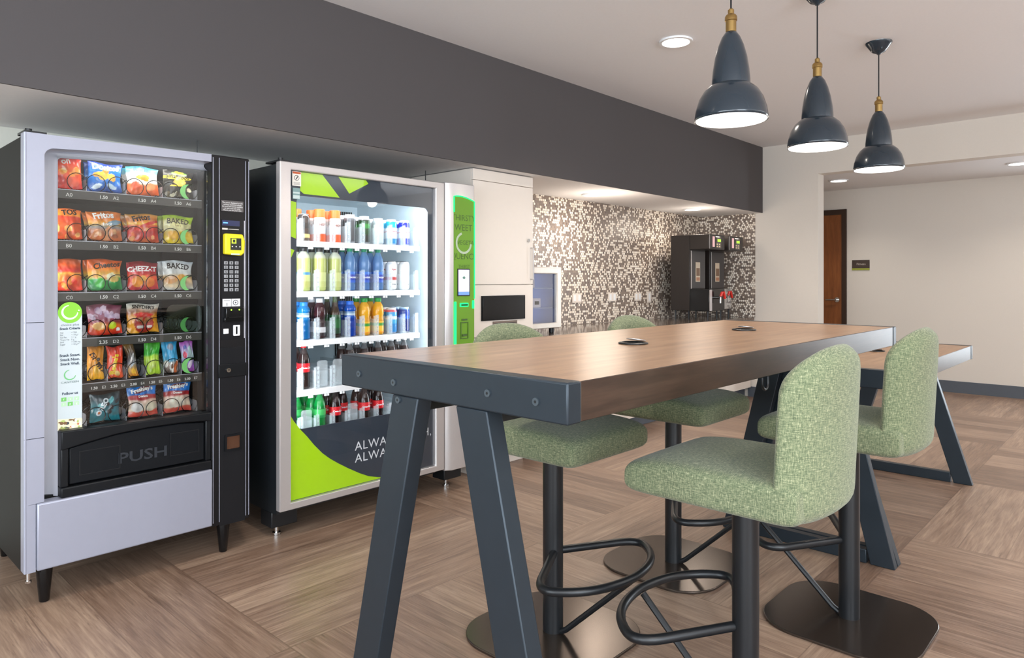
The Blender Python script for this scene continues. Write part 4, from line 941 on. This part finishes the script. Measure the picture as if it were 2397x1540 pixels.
# ------------------------------------------------------------------ drinks
def wrap(mb, s_, size, r, z0, col, ang0=-PI / 2, bold=.0005, vert=False):
    mb.col = rgb(*col)
    def fn(a, e):
        if vert: a, e = -e, a
        an = ang0 + a / r; return (r * math.cos(an), r * math.sin(an), z0 + e)
    mb.text(s_, size, fn, bold=bold)
PROF = {
 'soda': [(.024, 0), (.031, .004), (.0325, .015), (.0325, .05), (.030, .066), (.0315, .085), (.0325, .105), (.0325, .13), (.030, .15), (.0235, .175), (.015, .195), (.0125, .205), (.0125, .212)],
 'water': [(.024, 0), (.031, .004), (.032, .03), (.030, .05), (.031, .07), (.029, .10), (.0315, .13), (.032, .15), (.027, .175), (.017, .197), (.013, .205), (.013, .21)],
 'vita': [(.026, 0), (.033, .005), (.034, .02), (.034, .165), (.031, .182), (.021, .195), (.016, .2), (.016, .207)],
 'sport': [(.027, 0), (.034, .005), (.033, .03), (.0345, .04), (.033, .055), (.0345, .07), (.033, .085), (.034, .11), (.030, .116), (.030, .138), (.034, .143), (.033, .158), (.025, .172), (.02, .176)],
 'juice': [(.026, 0), (.033, .005), (.033, .085), (.030, .095), (.030, .105), (.033, .115), (.033, .14), (.028, .165), (.019, .18), (.0165, .183), (.0165, .19)],
 'slimneck': [(.026, 0), (.032, .005), (.032, .11), (.028, .135), (.018, .165), (.012, .20), (.0115, .222)],
 'canister': [(.028, 0), (.032, .004), (.032, .12), (.030, .128), (.026, .134)],
 'can': [(.022, 0), (.026, .002), (.033, .012), (.033, .128), (.0275, .142), (.027, .147)],
 'tallcan': [(.022, 0), (.0255, .002), (.0315, .012), (.0315, .147), (.0265, .16), (.026, .164)],
}
def stripe(stops):
    def f(z, a):
        c = stops[0][1]
        for p, cc in stops:
            if z >= p - 1e-6: c = cc
        return rgb(*c)
    return f
def dense(prof, step=.006):
    out = [prof[0]]
    for (r0, z0), (r1, z1) in zip(prof, prof[1:]):
        n = max(1, int(abs(z1 - z0) / step))
        for i in range(1, n + 1): t = i / n; out.append((r0 + (r1 - r0) * t, z0 + (z1 - z0) * t))
    return out
def make_drink(name, kind, stops, mat, cap=None, capc=None, label=None, lc=None, texts=(), caph=.016, sc=1.0, lid=None, cat='bottle'):
    o = thing(name, 'x', cat, (0, 0, 0)); pr = [(r, z * sc) for r, z in PROF[kind]]
    mb = MB(); mb.lathe(dense(pr), (0, 0, 0), 24, colf=stripe(stops))
    if kind in ('can', 'tallcan', 'canister'):
        for t_ in texts: wrap(mb, *t_)
    mb.build('body', M[mat], o, angle=50)
    if label:
        z0, z1 = label; L = MB(); prof = [(r + .0006, z) for r, z in dense(pr, .004) if z0 - 1e-6 <= z <= z1 + 1e-6]
        L.lathe(prof, (0, 0, 0), 28, colf=stripe(lc), cap=False)
        for t_ in texts: wrap(L, *t_)
        L.build('label', M['print'], o, angle=50)
    if cap:
        r, z = pr[-1]; C = MB(); C.col = rgb(*capc); rr = cap
        pf = [(rr * .96, z - .004), (rr, z - .003), (rr, z + caph - .002), (rr * .94, z + caph), (.001, z + caph)]
        C.lathe(pf, (0, 0, 0), 24); C.build('cap', M['cap'], o, angle=40)
    if lid:
        r, z = pr[-1]; C = MB(); C.col = rgb(*lid); C.lathe([(r, z), (r + .0012, z + .0015), (r, z + .003), (r - .003, z + .0012), (.001, z + .0012)], (0, 0, 0), 24); C.col = rgb(120, 122, 126); C.box(-.006, .006, -.014, .006, z + .0018, z + .0032)
        C.build('lid', M['cap'], o, angle=40)
    return o
WH = (244, 246, 248)
K = {}
K['coffee'] = make_drink('coffee_bottle', 'canister', [(0, (70, 52, 40)), (.02, (206, 190, 120)), (.035, (60, 44, 36)), (.07, (40, 32, 28)), (.1, (52, 42, 38))], 'can', lid=(226, 226, 226), sc=1.04, cat='can')
K['orangecap'] = make_drink('sports_drink_bottle', 'canister', [(0, (236, 90, 40)), (.042, (206, 208, 210)), (.09, (196, 190, 186)), (.12, (230, 214, 206))], 'drink', .0285, (250, 104, 40), texts=[('HOT', .018, .0326, .085, (140, 60, 30))], caph=.04)
K['darkcan'] = make_drink('energy_drink_can', 'can', [(0, (150, 152, 156)), (.012, (62, 64, 68)), (.128, (90, 92, 96)), (.138, (200, 202, 206))], 'can', lid=(210, 212, 216), cat='can', sc=1.06)
K['greencan'] = make_drink('energy_drink_can', 'can', [(0, (150, 152, 156)), (.012, (20, 24, 22)), (.05, (16, 60, 24)), (.085, (22, 110, 34)), (.11, (20, 60, 28)), (.128, (30, 34, 32)), (.138, (200, 202, 206))], 'can', lid=(210, 212, 216), cat='can', sc=1.04)
K['silvercan'] = make_drink('energy_drink_can', 'can', [(0, (170, 174, 178)), (.012, (178, 188, 190)), (.1, (150, 160, 162)), (.138, (206, 208, 212))], 'can', lid=(214, 216, 220), cat='can')
K['cyancan'] = make_drink('energy_drink_can', 'can', [(0, (180, 184, 188)), (.012, (30, 120, 170)), (.04, (220, 230, 236)), (.075, (206, 90, 90)), (.085, (226, 232, 238)), (.1, (20, 150, 190)), (.138, (210, 214, 218))], 'can', lid=(214, 216, 220), cat='can')
K['bluecan'] = make_drink('energy_drink_can', 'can', [(0, (180, 184, 188)), (.012, (50, 60, 190)), (.045, (220, 226, 236)), (.075, (216, 60, 50)), (.085, (224, 228, 238)), (.105, (34, 40, 170)), (.138, (210, 214, 218))], 'can', lid=(214, 216, 220), cat='can')
K['lemon'] = make_drink('vitamin_drink_bottle', 'vita', [(0, (206, 214, 130)), (.17, (226, 232, 196)), (.185, (226, 230, 214))], 'drink', .0185, (34, 34, 36), (.02, .10), [(0, (176, 176, 96)), (.05, (196, 202, 130)), (.085, (70, 140, 190))], caph=.018, sc=1.02)
K['lemon2'] = make_drink('vitamin_drink_bottle', 'vita', [(0, (206, 214, 130)), (.17, (226, 232, 196)), (.185, (226, 230, 214))], 'drink', .0185, (34, 34, 36), (.02, .10), [(0, (186, 192, 116)), (.05, (206, 212, 140))], caph=.018, sc=1.02)
K['water'] = make_drink('water_bottle', 'water', [(0, (96, 150, 214)), (.1, (120, 168, 220)), (.19, (130, 180, 220))], 'water', .0155, (20, 150, 104), (.04, .105), [(0, (24, 90, 200)), (.06, (10, 50, 170)), (.09, (30, 110, 210))], [('DASANI', .0125, .034, .068, WH)], caph=.02, sc=1.04)
K['whitecan'] = make_drink('sparkling_drink_can', 'tallcan', [(0, (210, 212, 214)), (.012, (236, 238, 238)), (.055, (206, 70, 70)), (.075, (238, 240, 240)), (.15, (220, 222, 224))], 'can', lid=(54, 54, 58), texts=[('PLAIN', .012, .0322, .115, (176, 50, 60)), ('0 CAL', .01, .0322, .03, (70, 70, 76))], cat='can')
K['whitecan2'] = make_drink('sparkling_drink_can', 'tallcan', [(0, (210, 212, 214)), (.012, (238, 240, 240)), (.15, (220, 222, 224))], 'can', lid=(54, 54, 58), texts=[('0 CAL', .011, .0322, .03, (70, 70, 76))], cat='can')
K['bluesport'] = make_drink('sports_drink_bottle', 'sport', [(0, (10, 104, 170)), (.1, (20, 120, 190))], 'drink', .0215, (20, 120, 210), (.112, .142), [(0, (186, 200, 210)), (.128, (120, 150, 170))], caph=.018)
K['bluesport2'] = make_drink('sports_drink_bottle', 'sport', [(0, (10, 64, 176)), (.1, (20, 90, 196))], 'drink', .0215, (20, 100, 206), (.112, .142), [(0, (176, 192, 206)), (.128, (110, 140, 170))], caph=.018)
K['purple'] = make_drink('fruit_drink_bottle', 'juice', [(0, (56, 30, 34)), (.12, (70, 34, 40))], 'drink', .0185, (232, 234, 238), (.012, .084), [(0, (40, 30, 34)), (.03, (206, 204, 206)), (.062, (52, 36, 40))], caph=.018, sc=1.02)
K['greenlabel'] = make_drink('iced_coffee_bottle', 'slimneck', [(0, (44, 34, 30)), (.12, (70, 52, 40)), (.19, (90, 110, 70))], 'drink', .013, (60, 100, 60), (.02, .125), [(0, (24, 60, 34)), (.05, (30, 96, 46)), (.1, (20, 70, 36))], caph=.012)
K['juice'] = make_drink('orange_juice_bottle', 'juice', [(0, (246, 176, 30)), (.1, (250, 186, 40))], 'drink', .0195, (20, 150, 60), (.012, .08), [(0, (244, 150, 30)), (.02, (246, 196, 60)), (.05, (70, 160, 60)), (.066, (246, 190, 50))], caph=.018, sc=1.0)
K['skycan'] = make_drink('soda_can', 'can', [(0, (190, 194, 198)), (.012, (30, 130, 200)), (.06, (70, 170, 220)), (.085, (226, 232, 238)), (.1, (70, 160, 214)), (.125, (206, 80, 90)), (.138, (214, 216, 220))], 'can', lid=(214, 216, 220), cat='can')
K['navycan'] = make_drink('soda_can', 'can', [(0, (190, 194, 198)), (.012, (16, 34, 96)), (.08, (30, 80, 170)), (.1, (20, 50, 130)), (.138, (150, 190, 220))], 'can', lid=(190, 214, 230), cat='can')
K['cola'] = make_drink('cola_bottle', 'soda', [(0, (34, 16, 14)), (.15, (44, 22, 20)), (.18, (70, 60, 60))], 'drink', .0145, (222, 30, 40), (.085, .135), [(0, (216, 24, 36))], [('Coca-Cola', .0135, .0346, .105, WH)], caph=.017, sc=1.02)
K['darkcola'] = make_drink('cola_bottle', 'soda', [(0, (34, 16, 14)), (.15, (44, 22, 20)), (.18, (110, 112, 116))], 'drink', .0145, (226, 230, 234), (.085, .135), [(0, (40, 40, 44))], caph=.017, sc=1.02)
K['lime'] = make_drink('lemon_lime_soda_bottle', 'soda', [(0, (10, 140, 60)), (.15, (20, 170, 76)), (.18, (60, 190, 110))], 'drink', .0145, (16, 160, 80), (.085, .135), [(0, (20, 140, 70)), (.1, (60, 176, 90))], caph=.017, sc=1.02)
DESC = {'coffee': 'brown coffee can', 'orangecap': 'orange capped sports bottle', 'darkcan': 'dark grey energy can', 'greencan': 'black and green energy can', 'silvercan': 'silver energy can', 'cyancan': 'cyan topped energy can', 'bluecan': 'blue topped energy can', 'lemon': 'pale lemon bottle with blue label spot', 'lemon2': 'pale lemon drink bottle', 'water': 'blue water bottle', 'whitecan': 'white can with red mark', 'whitecan2': 'plain white can', 'bluesport': 'aqua blue sports bottle', 'bluesport2': 'deep blue sports bottle', 'purple': 'dark bottle with white cap', 'greenlabel': 'slim necked green label bottle', 'juice': 'orange juice bottle', 'skycan': 'sky blue soda can', 'navycan': 'navy soda can', 'cola': 'red labelled cola bottle', 'darkcola': 'dark cola bottle with white cap', 'lime': 'green lemon lime bottle'}
ROWS = [['coffee', 'orangecap', 'orangecap', 'darkcan', 'greencan', 'silvercan', 'cyancan', 'bluecan'],
        ['lemon', 'lemon2', 'lemon2', 'water', 'water', 'water', 'whitecan', 'whitecan2'],
        ['bluesport', 'purple', 'greenlabel', 'bluesport2', 'juice', 'juice', 'skycan', 'navycan'],
        ['cola', None, None, 'darkcola', 'darkcola', 'darkcola', 'darkcola', 'darkcola'],
        [None, 'lime', 'cola', None, 'cola', 'cola', None, None]]
BACK = {(4, 0): 'lime', (4, 3): 'cola', (0, 0): 'orangecap'}
ORD = ['leftmost', 'second', 'third', 'fourth', 'fifth', 'sixth', 'seventh', 'rightmost']; RW = ['top', 'second', 'third', 'fourth', 'bottom']
used = set()
def drink_at(kind, x, y, z, lab):
    src = K[kind]
    if kind not in used:
        used.add(kind); src.location = (x, y, z); src['label'] = lab; src['group'] = 'drinks on the cooler shelves'; return src
    return dup(src, (x, y, z), None, lab, 'drinks on the cooler shelves')
for i, row in enumerate(ROWS):
    for k, kind in enumerate(row):
        if kind: drink_at(kind, LANE[k], 3.27, SH[i], '%s, front of %s lane on %s cooler shelf' % (DESC[kind], ORD[k], RW[i]))
        bk = BACK.get((i, k), kind)
        if bk: drink_at(bk, LANE[k], 3.347, SH[i], '%s, behind front of %s lane on %s cooler shelf' % (DESC[bk], ORD[k], RW[i]))
        if (i, k) in ((4, 0), (4, 1), (4, 3)): drink_at(bk, LANE[k], 3.424, SH[i], '%s, third row back in %s lane on %s shelf' % (DESC[bk], ORD[k], RW[i]))

# ------------------------------------------------------------------ kitchenette
cab = thing('tall_cabinet', 'tall cream cabinet with built-in microwave beside the drinks machine', 'cabinet', (3.405, 3.6, 0))
b = MB(); b.box(3.11, 3.70, 3.27, 3.88, .10, 2.0); b.box(3.13, 3.68, 3.33, 3.88, .001, .10); b.build('carcass', M['white'], cab, smooth=False)
B(3.112, 3.698, 3.25, 3.2695, 1.245, 1.925).build('door', M['white'], cab, bevel=.002)
dd = [o for o in cab.children if o.name.startswith('door')][0]
q = MB(); q.cyl((3.646, 3.24, 1.553), (3.646, 3.25, 1.553), .011, 14); q.build('lock', M['chrome'], dd)
q = MB(); q.tube([(3.675, 3.25, 1.50), (3.675, 3.225, 1.50), (3.675, 3.225, 1.28), (3.675, 3.25, 1.28)], .005, 8); q.build('handle', M['alu'], dd)
B(3.112, 3.698, 3.25, 3.2695, 1.928, 2.0).build('filler_panel', M['white'], cab, bevel=.002)
B(3.112, 3.698, 3.25, 3.2695, .90, 1.241).build('appliance_panel', M['white'], cab, bevel=.002)
B(3.112, 3.698, 3.25, 3.2695, .105, .895).build('lower_door', M['white'], cab, bevel=.002)
mw = thing('built_in_microwave', 'black glass microwave front set into the tall cream cabinet', 'microwave', (3.394, 3.25, 1.01))
B(3.187, 3.601, 3.236, 3.2495, 1.01, 1.166).build('glass_door', M['blackgloss'], mw, bevel=.002)
q = MB(); q.ring_prism(rect(3.183, 3.605, 1.006, 1.170), rect(3.187, 3.601, 1.01, 1.166), 3.24, 3.2495); q.build('trim', M['dark'], mw)
vt = thing('vent_plate', 'small brown grey plate below the microwave front', 'vent', (3.41, 3.25, .94))
B(3.291, 3.526, 3.242, 3.2495, .925, .998).build('plate', plain('plate_brown', rgb(120, 104, 94), .35, .4), vt, bevel=.002)
q = MB()
for i in range(5): q.box(3.30, 3.517, 3.2412, 3.2425, .935 + .012 * i, .938 + .012 * i)
q.build('slots', M['dark'], vt)
bc = thing('base_cabinet', 'low cream base cabinets under the dark stone counter', 'cabinet', (5.5, 3.6, 0))
B(3.705, 7.33, 3.29, 3.87, .10, .835).build('carcass', M['white'], bc, smooth=False)
B(3.705, 7.33, 3.34, 3.87, .001, .0995).build('toe_kick', M['base'], bc, smooth=False)
for i in range(6): B(3.708 + .604 * i, 3.706 + .604 * (i + 1), 3.271, 3.2895, .105, .83).build('door', M['white'], bc, bevel=.002)
ct = B(3.703, XE - .009, 3.24, YT - .009, .836, .872).build('countertop', M['granite'], None, bevel=.004)
tag(ct, 'dark speckled stone countertop along the mosaic wall', 'countertop')
# counter fridge
fg = thing('counter_fridge', 'small glass door fridge with pale frame on the stone counter', 'fridge', (3.93, 3.55, .872))
b = MB(); X0, X1, Y0, Y1, Z0, Z1 = 3.735, 4.12, 3.36, 3.80, .915, 1.372
b.box(X0, X0 + .02, Y0, Y1, Z0, Z1); b.box(X1 - .02, X1, Y0, Y1, Z0, Z1); b.box(X0 + .02, X1 - .02, Y0, Y1, Z1 - .03, Z1); b.box(X0 + .02, X1 - .02, Y0, Y1, Z0, Z0 + .03); b.box(X0 + .02, X1 - .02, Y1 - .02, Y1, Z0 + .03, Z1 - .03)
b.build('cabinet', M['alu'], fg, smooth=False)
q = MB(); q.ring_prism(rect(X0, X1, Z0, Z1), rect(X0 + .035, X1 - .055, Z0 + .04, Z1 - .05), Y0 - .03, Y0 - .001); q.build('door_frame', plain('fridge_frame', rgb(216, 208, 198), .3, .2), fg, bevel=.006)
B(X0 + .036, X1 - .056, Y0 - .018, Y0 - .014, Z0 + .041, Z1 - .051).build('door_glass', M['glass2'], fg, smooth=False)
t_ = glow('fridge_blue', (.22, .36, .85, 1), 1.6)
MB().poly([(X0 + .021, Y1 - .021, Z0 + .031), (X1 - .021, Y1 - .021, Z0 + .031), (X1 - .021, Y1 - .021, Z1 - .031), (X0 + .021, Y1 - .021, Z1 - .031)]).build('lit_back', t_, fg, smooth=False)
for z in (1.06, 1.21): B(X0 + .021, X1 - .021, Y0 + .03, Y1 - .025, z, z + .006).build('shelf', M['clear'], fg, smooth=False)
for x in (X0 + .04, X1 - .05):
    for y in (Y0 + .03, Y1 - .05): MB().lathe([(.016, 0), (.02, .004), (.02, .0425)], (x, y, .872), 14).build('foot', M['black'], fg)
for j, (x, z, lab) in enumerate(((3.90, 1.2165, 'pale carton on the upper shelf of the small blue lit fridge'), (3.97, 1.0665, 'pale carton on the lower shelf of the small blue lit fridge'))):
    o = thing('drink_carton', lab, 'carton', (x, 3.48, z))
    MB().box(x - .045, x + .045, 3.45, 3.51, z, z + .07).build('body', plain('carton_%d' % j, rgb(206, 206, 222), .5), o, bevel=.002)
    MB().box(x - .025, x + .025, 3.4485, 3.4495, z + .022, z + .048).build('print', M['steel'], o)
# outlets
def outlet(x, z, w, h, lab, gangs):
    o = thing('wall_outlet', lab, 'outlet', (x, YT - .008, z), group='cream outlets on the mosaic wall')
    MB().box(x - w / 2, x + w / 2, YT - .014, YT - .0085, z - h / 2, z + h / 2).build('cover_plate', M['white'], o, bevel=.002)
    for i in range(gangs):
        xx = x + (i - (gangs - 1) / 2) * w / gangs
        MB().box(xx - .016, xx + .016, YT - .0155, YT - .0138, z - h * .33, z + h * .33).build('socket', M['whiteplastic'], o, bevel=.001)
outlet(5.012, 1.112, .135, .085, 'cream double wall outlet nearest the tall cabinet', 2)
outlet(5.571, 1.112, .135, .085, 'cream double wall outlet, second from the tall cabinet', 2)
outlet(6.021, 1.108, .125, .085, 'cream double wall outlet just left of the brewers', 2)
outlet(6.235, 1.10, .078, .115, 'narrow cream upright wall plate beside the brewer', 1)
# brewers
brn = plain('brewer_dark', rgb(46, 40, 37), .35, .15)
def brewer(x, lab, chrome):
    o = thing('coffee_brewer', lab, 'coffee machine', (x + .17, 3.5, .872)); w = .335
    b = MB(); b.box(x, x + w, 3.486, 3.70, .965, 1.735); b.build('body', brn, o, bevel=.004)
    b = MB(); b.box(x, x + w, 3.27, 3.485, 1.585, 1.735); hd = b.build('display_head', brn, o, bevel=.006)
    q = MB(); q.col = rgb(190, 150, 150); q.box(x + .07, x + .11, 3.266, 3.2695, 1.61, 1.715); q.col = rgb(70, 62, 58); q.box(x + .15, x + .25, 3.266, 3.2695, 1.60, 1.72)
    q.col = rgb(170, 220, 60); q.box(x + .17, x + .24, 3.264, 3.2662, 1.665, 1.69); q.col = rgb(226, 220, 210); q.box(x + .13, x + .21, 3.264, 3.2662, 1.708, 1.718)
    q.col = rgb(170, 150, 120)
    for i in range(4): q.box(x + .15 + .05 * (i % 2), x + .175 + .05 * (i % 2), 3.264, 3.2662, 1.61 + .022 * (i // 2), 1.623 + .022 * (i // 2))
    q.build('control_panel', M['screen'], hd, smooth=False)
    MB().box(x + .005, x + .01, 3.268, 3.2699, 1.59, 1.73).build('edge_trim', M['alu'], hd)
    q = MB(); q.box(x + .015, x + w - .015, 3.478, 3.4855, 1.19, 1.575); fp = q.build('front_panel', plain('brewer_panel', rgb(62, 58, 58), .4), o, bevel=.003)
    MB().box(x + .012, x + .02, 3.472, 3.4778, 1.19, 1.575).build('edge_trim', M['alu'], fp)
    q = MB(); q.col = rgb(206, 190, 168); q.box(x + .11, x + .20, 3.474, 3.4775, 1.26, 1.46); q.col = rgb(120, 92, 70); q.box(x + .12, x + .19, 3.472, 3.4745, 1.32, 1.40); q.col = rgb(170, 120, 90); q.box(x + .12, x + .19, 3.472, 3.4745, 1.27, 1.305)
    q.build('instruction_label', M['matteprint'], fp, smooth=False)
    b = MB(); b.box(x, x + w, 3.27 if not chrome else 3.40, 3.485, .965, 1.185); lo = b.build('server_tank', M['blackgloss'] if not chrome else M['chrome'], o, bevel=.004)
    yf = 3.27 if not chrome else 3.40
    MB().box(x + .004, x + .05, yf - .006, yf - .0005, .97, 1.18).build('sight_glass', M['alu'], lo)
    q = MB(); q.cyl((x + .15, yf - .001, 1.10), (x + .15, yf - .05, 1.10), .014, 12); q.cyl((x + .15, yf - .045, 1.105), (x + .15, yf - .045, 1.045), .010, 10); fa = q.build('faucet', M['chrome'], lo)
    q = MB(); q.tube([(x + .15, yf - .05, 1.115), (x + .155, yf - .06, 1.15), (x + .185, yf - .062, 1.155), (x + .205, yf - .066, 1.09)], .014, 10); q.build('faucet_handle', plain('red_handle' + str(chrome), rgb(206, 44, 34), .35), fa)
    for xx in (x + .03, x + w - .03):
        for yy in (3.30 if not chrome else 3.42, 3.66): MB().cyl((xx, yy, .8725), (xx, yy, .964), .009, 10).build('leg', M['black'], o)
    return o
brewer(6.37, 'dark coffee brewer with red tap, nearer one of the pair on the counter', False)
brewer(6.80, 'dark coffee brewer in the corner, farther one of the pair on the counter', True)

# ------------------------------------------------------------------ light
def area(name, loc, rot, sx, sy, e, col=(1, 1, 1), spread=PI):
    L = bpy.data.lights.new(name, 'AREA'); L.shape = 'RECTANGLE'; L.size = sx; L.size_y = sy; L.energy = e; L.color = col; L.spread = spread
    o = bpy.data.objects.new(name, L); COL.objects.link(o); o.location = loc; o.rotation_euler = rot; return o
DAY = (.84, .93, 1.0)
area('window_daylight', ((wa + wb) / 2, YF - .11, 1.45), (PI / 2, 0, 0), wb - wa, 2.0, 260, DAY)
area('window_daylight', (XL - .11, (la + lb) / 2, 1.45), (PI / 2, 0, -PI / 2), lb - la, 2.0, 300, DAY)
area('window_daylight', (XC + .11, (ca + cb) / 2, 1.32), (PI / 2, 0, PI / 2), cb - ca, 1.95, 70, DAY)
area('ceiling_fill', (-.5, -2.2, 1.9), (PI, 0, 0), 3.2, 1.2, 140, (.92, .96, 1))  # added fill lamp without a fixture, brightens the ceiling from below
area('ceiling_fill', (5.0, -2.4, 1.9), (PI, 0, 0), 4.5, 1.0, 125, (.94, .97, 1))  # same added ceiling fill, farther along the room
def alcove_fill(loc, e):  # extra fill added below the soffit downlights to brighten the alcove underside
    L = bpy.data.lights.new('downlight_glow', 'POINT'); L.energy = e; L.color = (1, .86, .72); L.shadow_soft_size = .22
    o = bpy.data.objects.new('downlight_glow', L); COL.objects.link(o); o.location = loc
def spot(loc, e, col=(1, .9, .78), ang=2.3):
    L = bpy.data.lights.new('downlight_beam', 'SPOT'); L.energy = e; L.color = col; L.spot_size = ang; L.spot_blend = .8; L.shadow_soft_size = .07
    o = bpy.data.objects.new('downlight_beam', L); COL.objects.link(o); o.location = loc
spot((3.734, 2.134, CZ - .02), 60)
for p in ((4.783, 3.53), (6.471, 3.51)): spot((p[0], p[1], SZ - .02), 19, (1, .88, .75), 2.7); alcove_fill((p[0], 3.42, SZ - .26), 9)
for p in ((8.287, 2.666), (8.265, .998), (8.265, -1.0)): spot((p[0], p[1], 2.39), 36)
for p in ((-1.2, 1.6), (1.2, -.6), (3.6, -.8), (5.9, -.4), (5.9, 2.1), (1.2, 2.1), (-1.2, -1.5)): spot((p[0], p[1], CZ - .02), 55)  # added spots with no fixtures behind them, general fill for the room
# inside the machines
area('cooler_light', (2.2, F2 + .06, 1.745), (0.45, 0, 0), .85, .05, 4.0, (.93, .98, 1))
area('cooler_side_light', (1.768, F2 + .058, 1.1), (PI / 2, 0, -.95), .025, 1.2, 3.6, (.93, .98, 1))
area('cooler_side_light', (2.652, F2 + .058, 1.1), (PI / 2, 0, .95), .025, 1.2, 3.6, (.93, .98, 1))
area('snack_light', (1.12, F1 + .10, 1.785), (0.4, 0, 0), .45, .03, .7, (1, .95, .86))
area('snack_side_light', (.75, F1 + .10, 1.15), (PI / 2, 0, -.9), .03, 1.0, 1.6, (1, .96, .9))
wd = bpy.data.worlds.new('World'); SC.world = wd; wd.use_nodes = True
wd.node_tree.nodes['Background'].inputs[0].default_value = (.62, .72, .85, 1); wd.node_tree.nodes['Background'].inputs[1].default_value = .8

# ------------------------------------------------------------------ camera
cam = bpy.data.cameras.new('Camera'); co = bpy.data.objects.new('Camera', cam); COL.objects.link(co)
co.location = (0, 0, 1.27); co.rotation_euler = (PI / 2, 0, math.radians(43.04 - 90))
cam.sensor_fit = 'HORIZONTAL'; cam.sensor_width = 36; cam.lens = 36 * 1624 / 2397; cam.shift_y = -113 / 2397; cam.shift_x = 0; cam.clip_start = .05
SC.camera = co
SC.view_settings.view_transform = 'Standard'
SC.view_settings.look = 'None'
SC.view_settings.exposure = 0.08
SC.cycles.use_denoising = True
SC.cycles.max_bounces = 8; SC.cycles.transparent_max_bounces = 24; SC.cycles.caustics_reflective = False; SC.cycles.caustics_refractive = False
SC.cycles.sample_clamp_indirect = 6
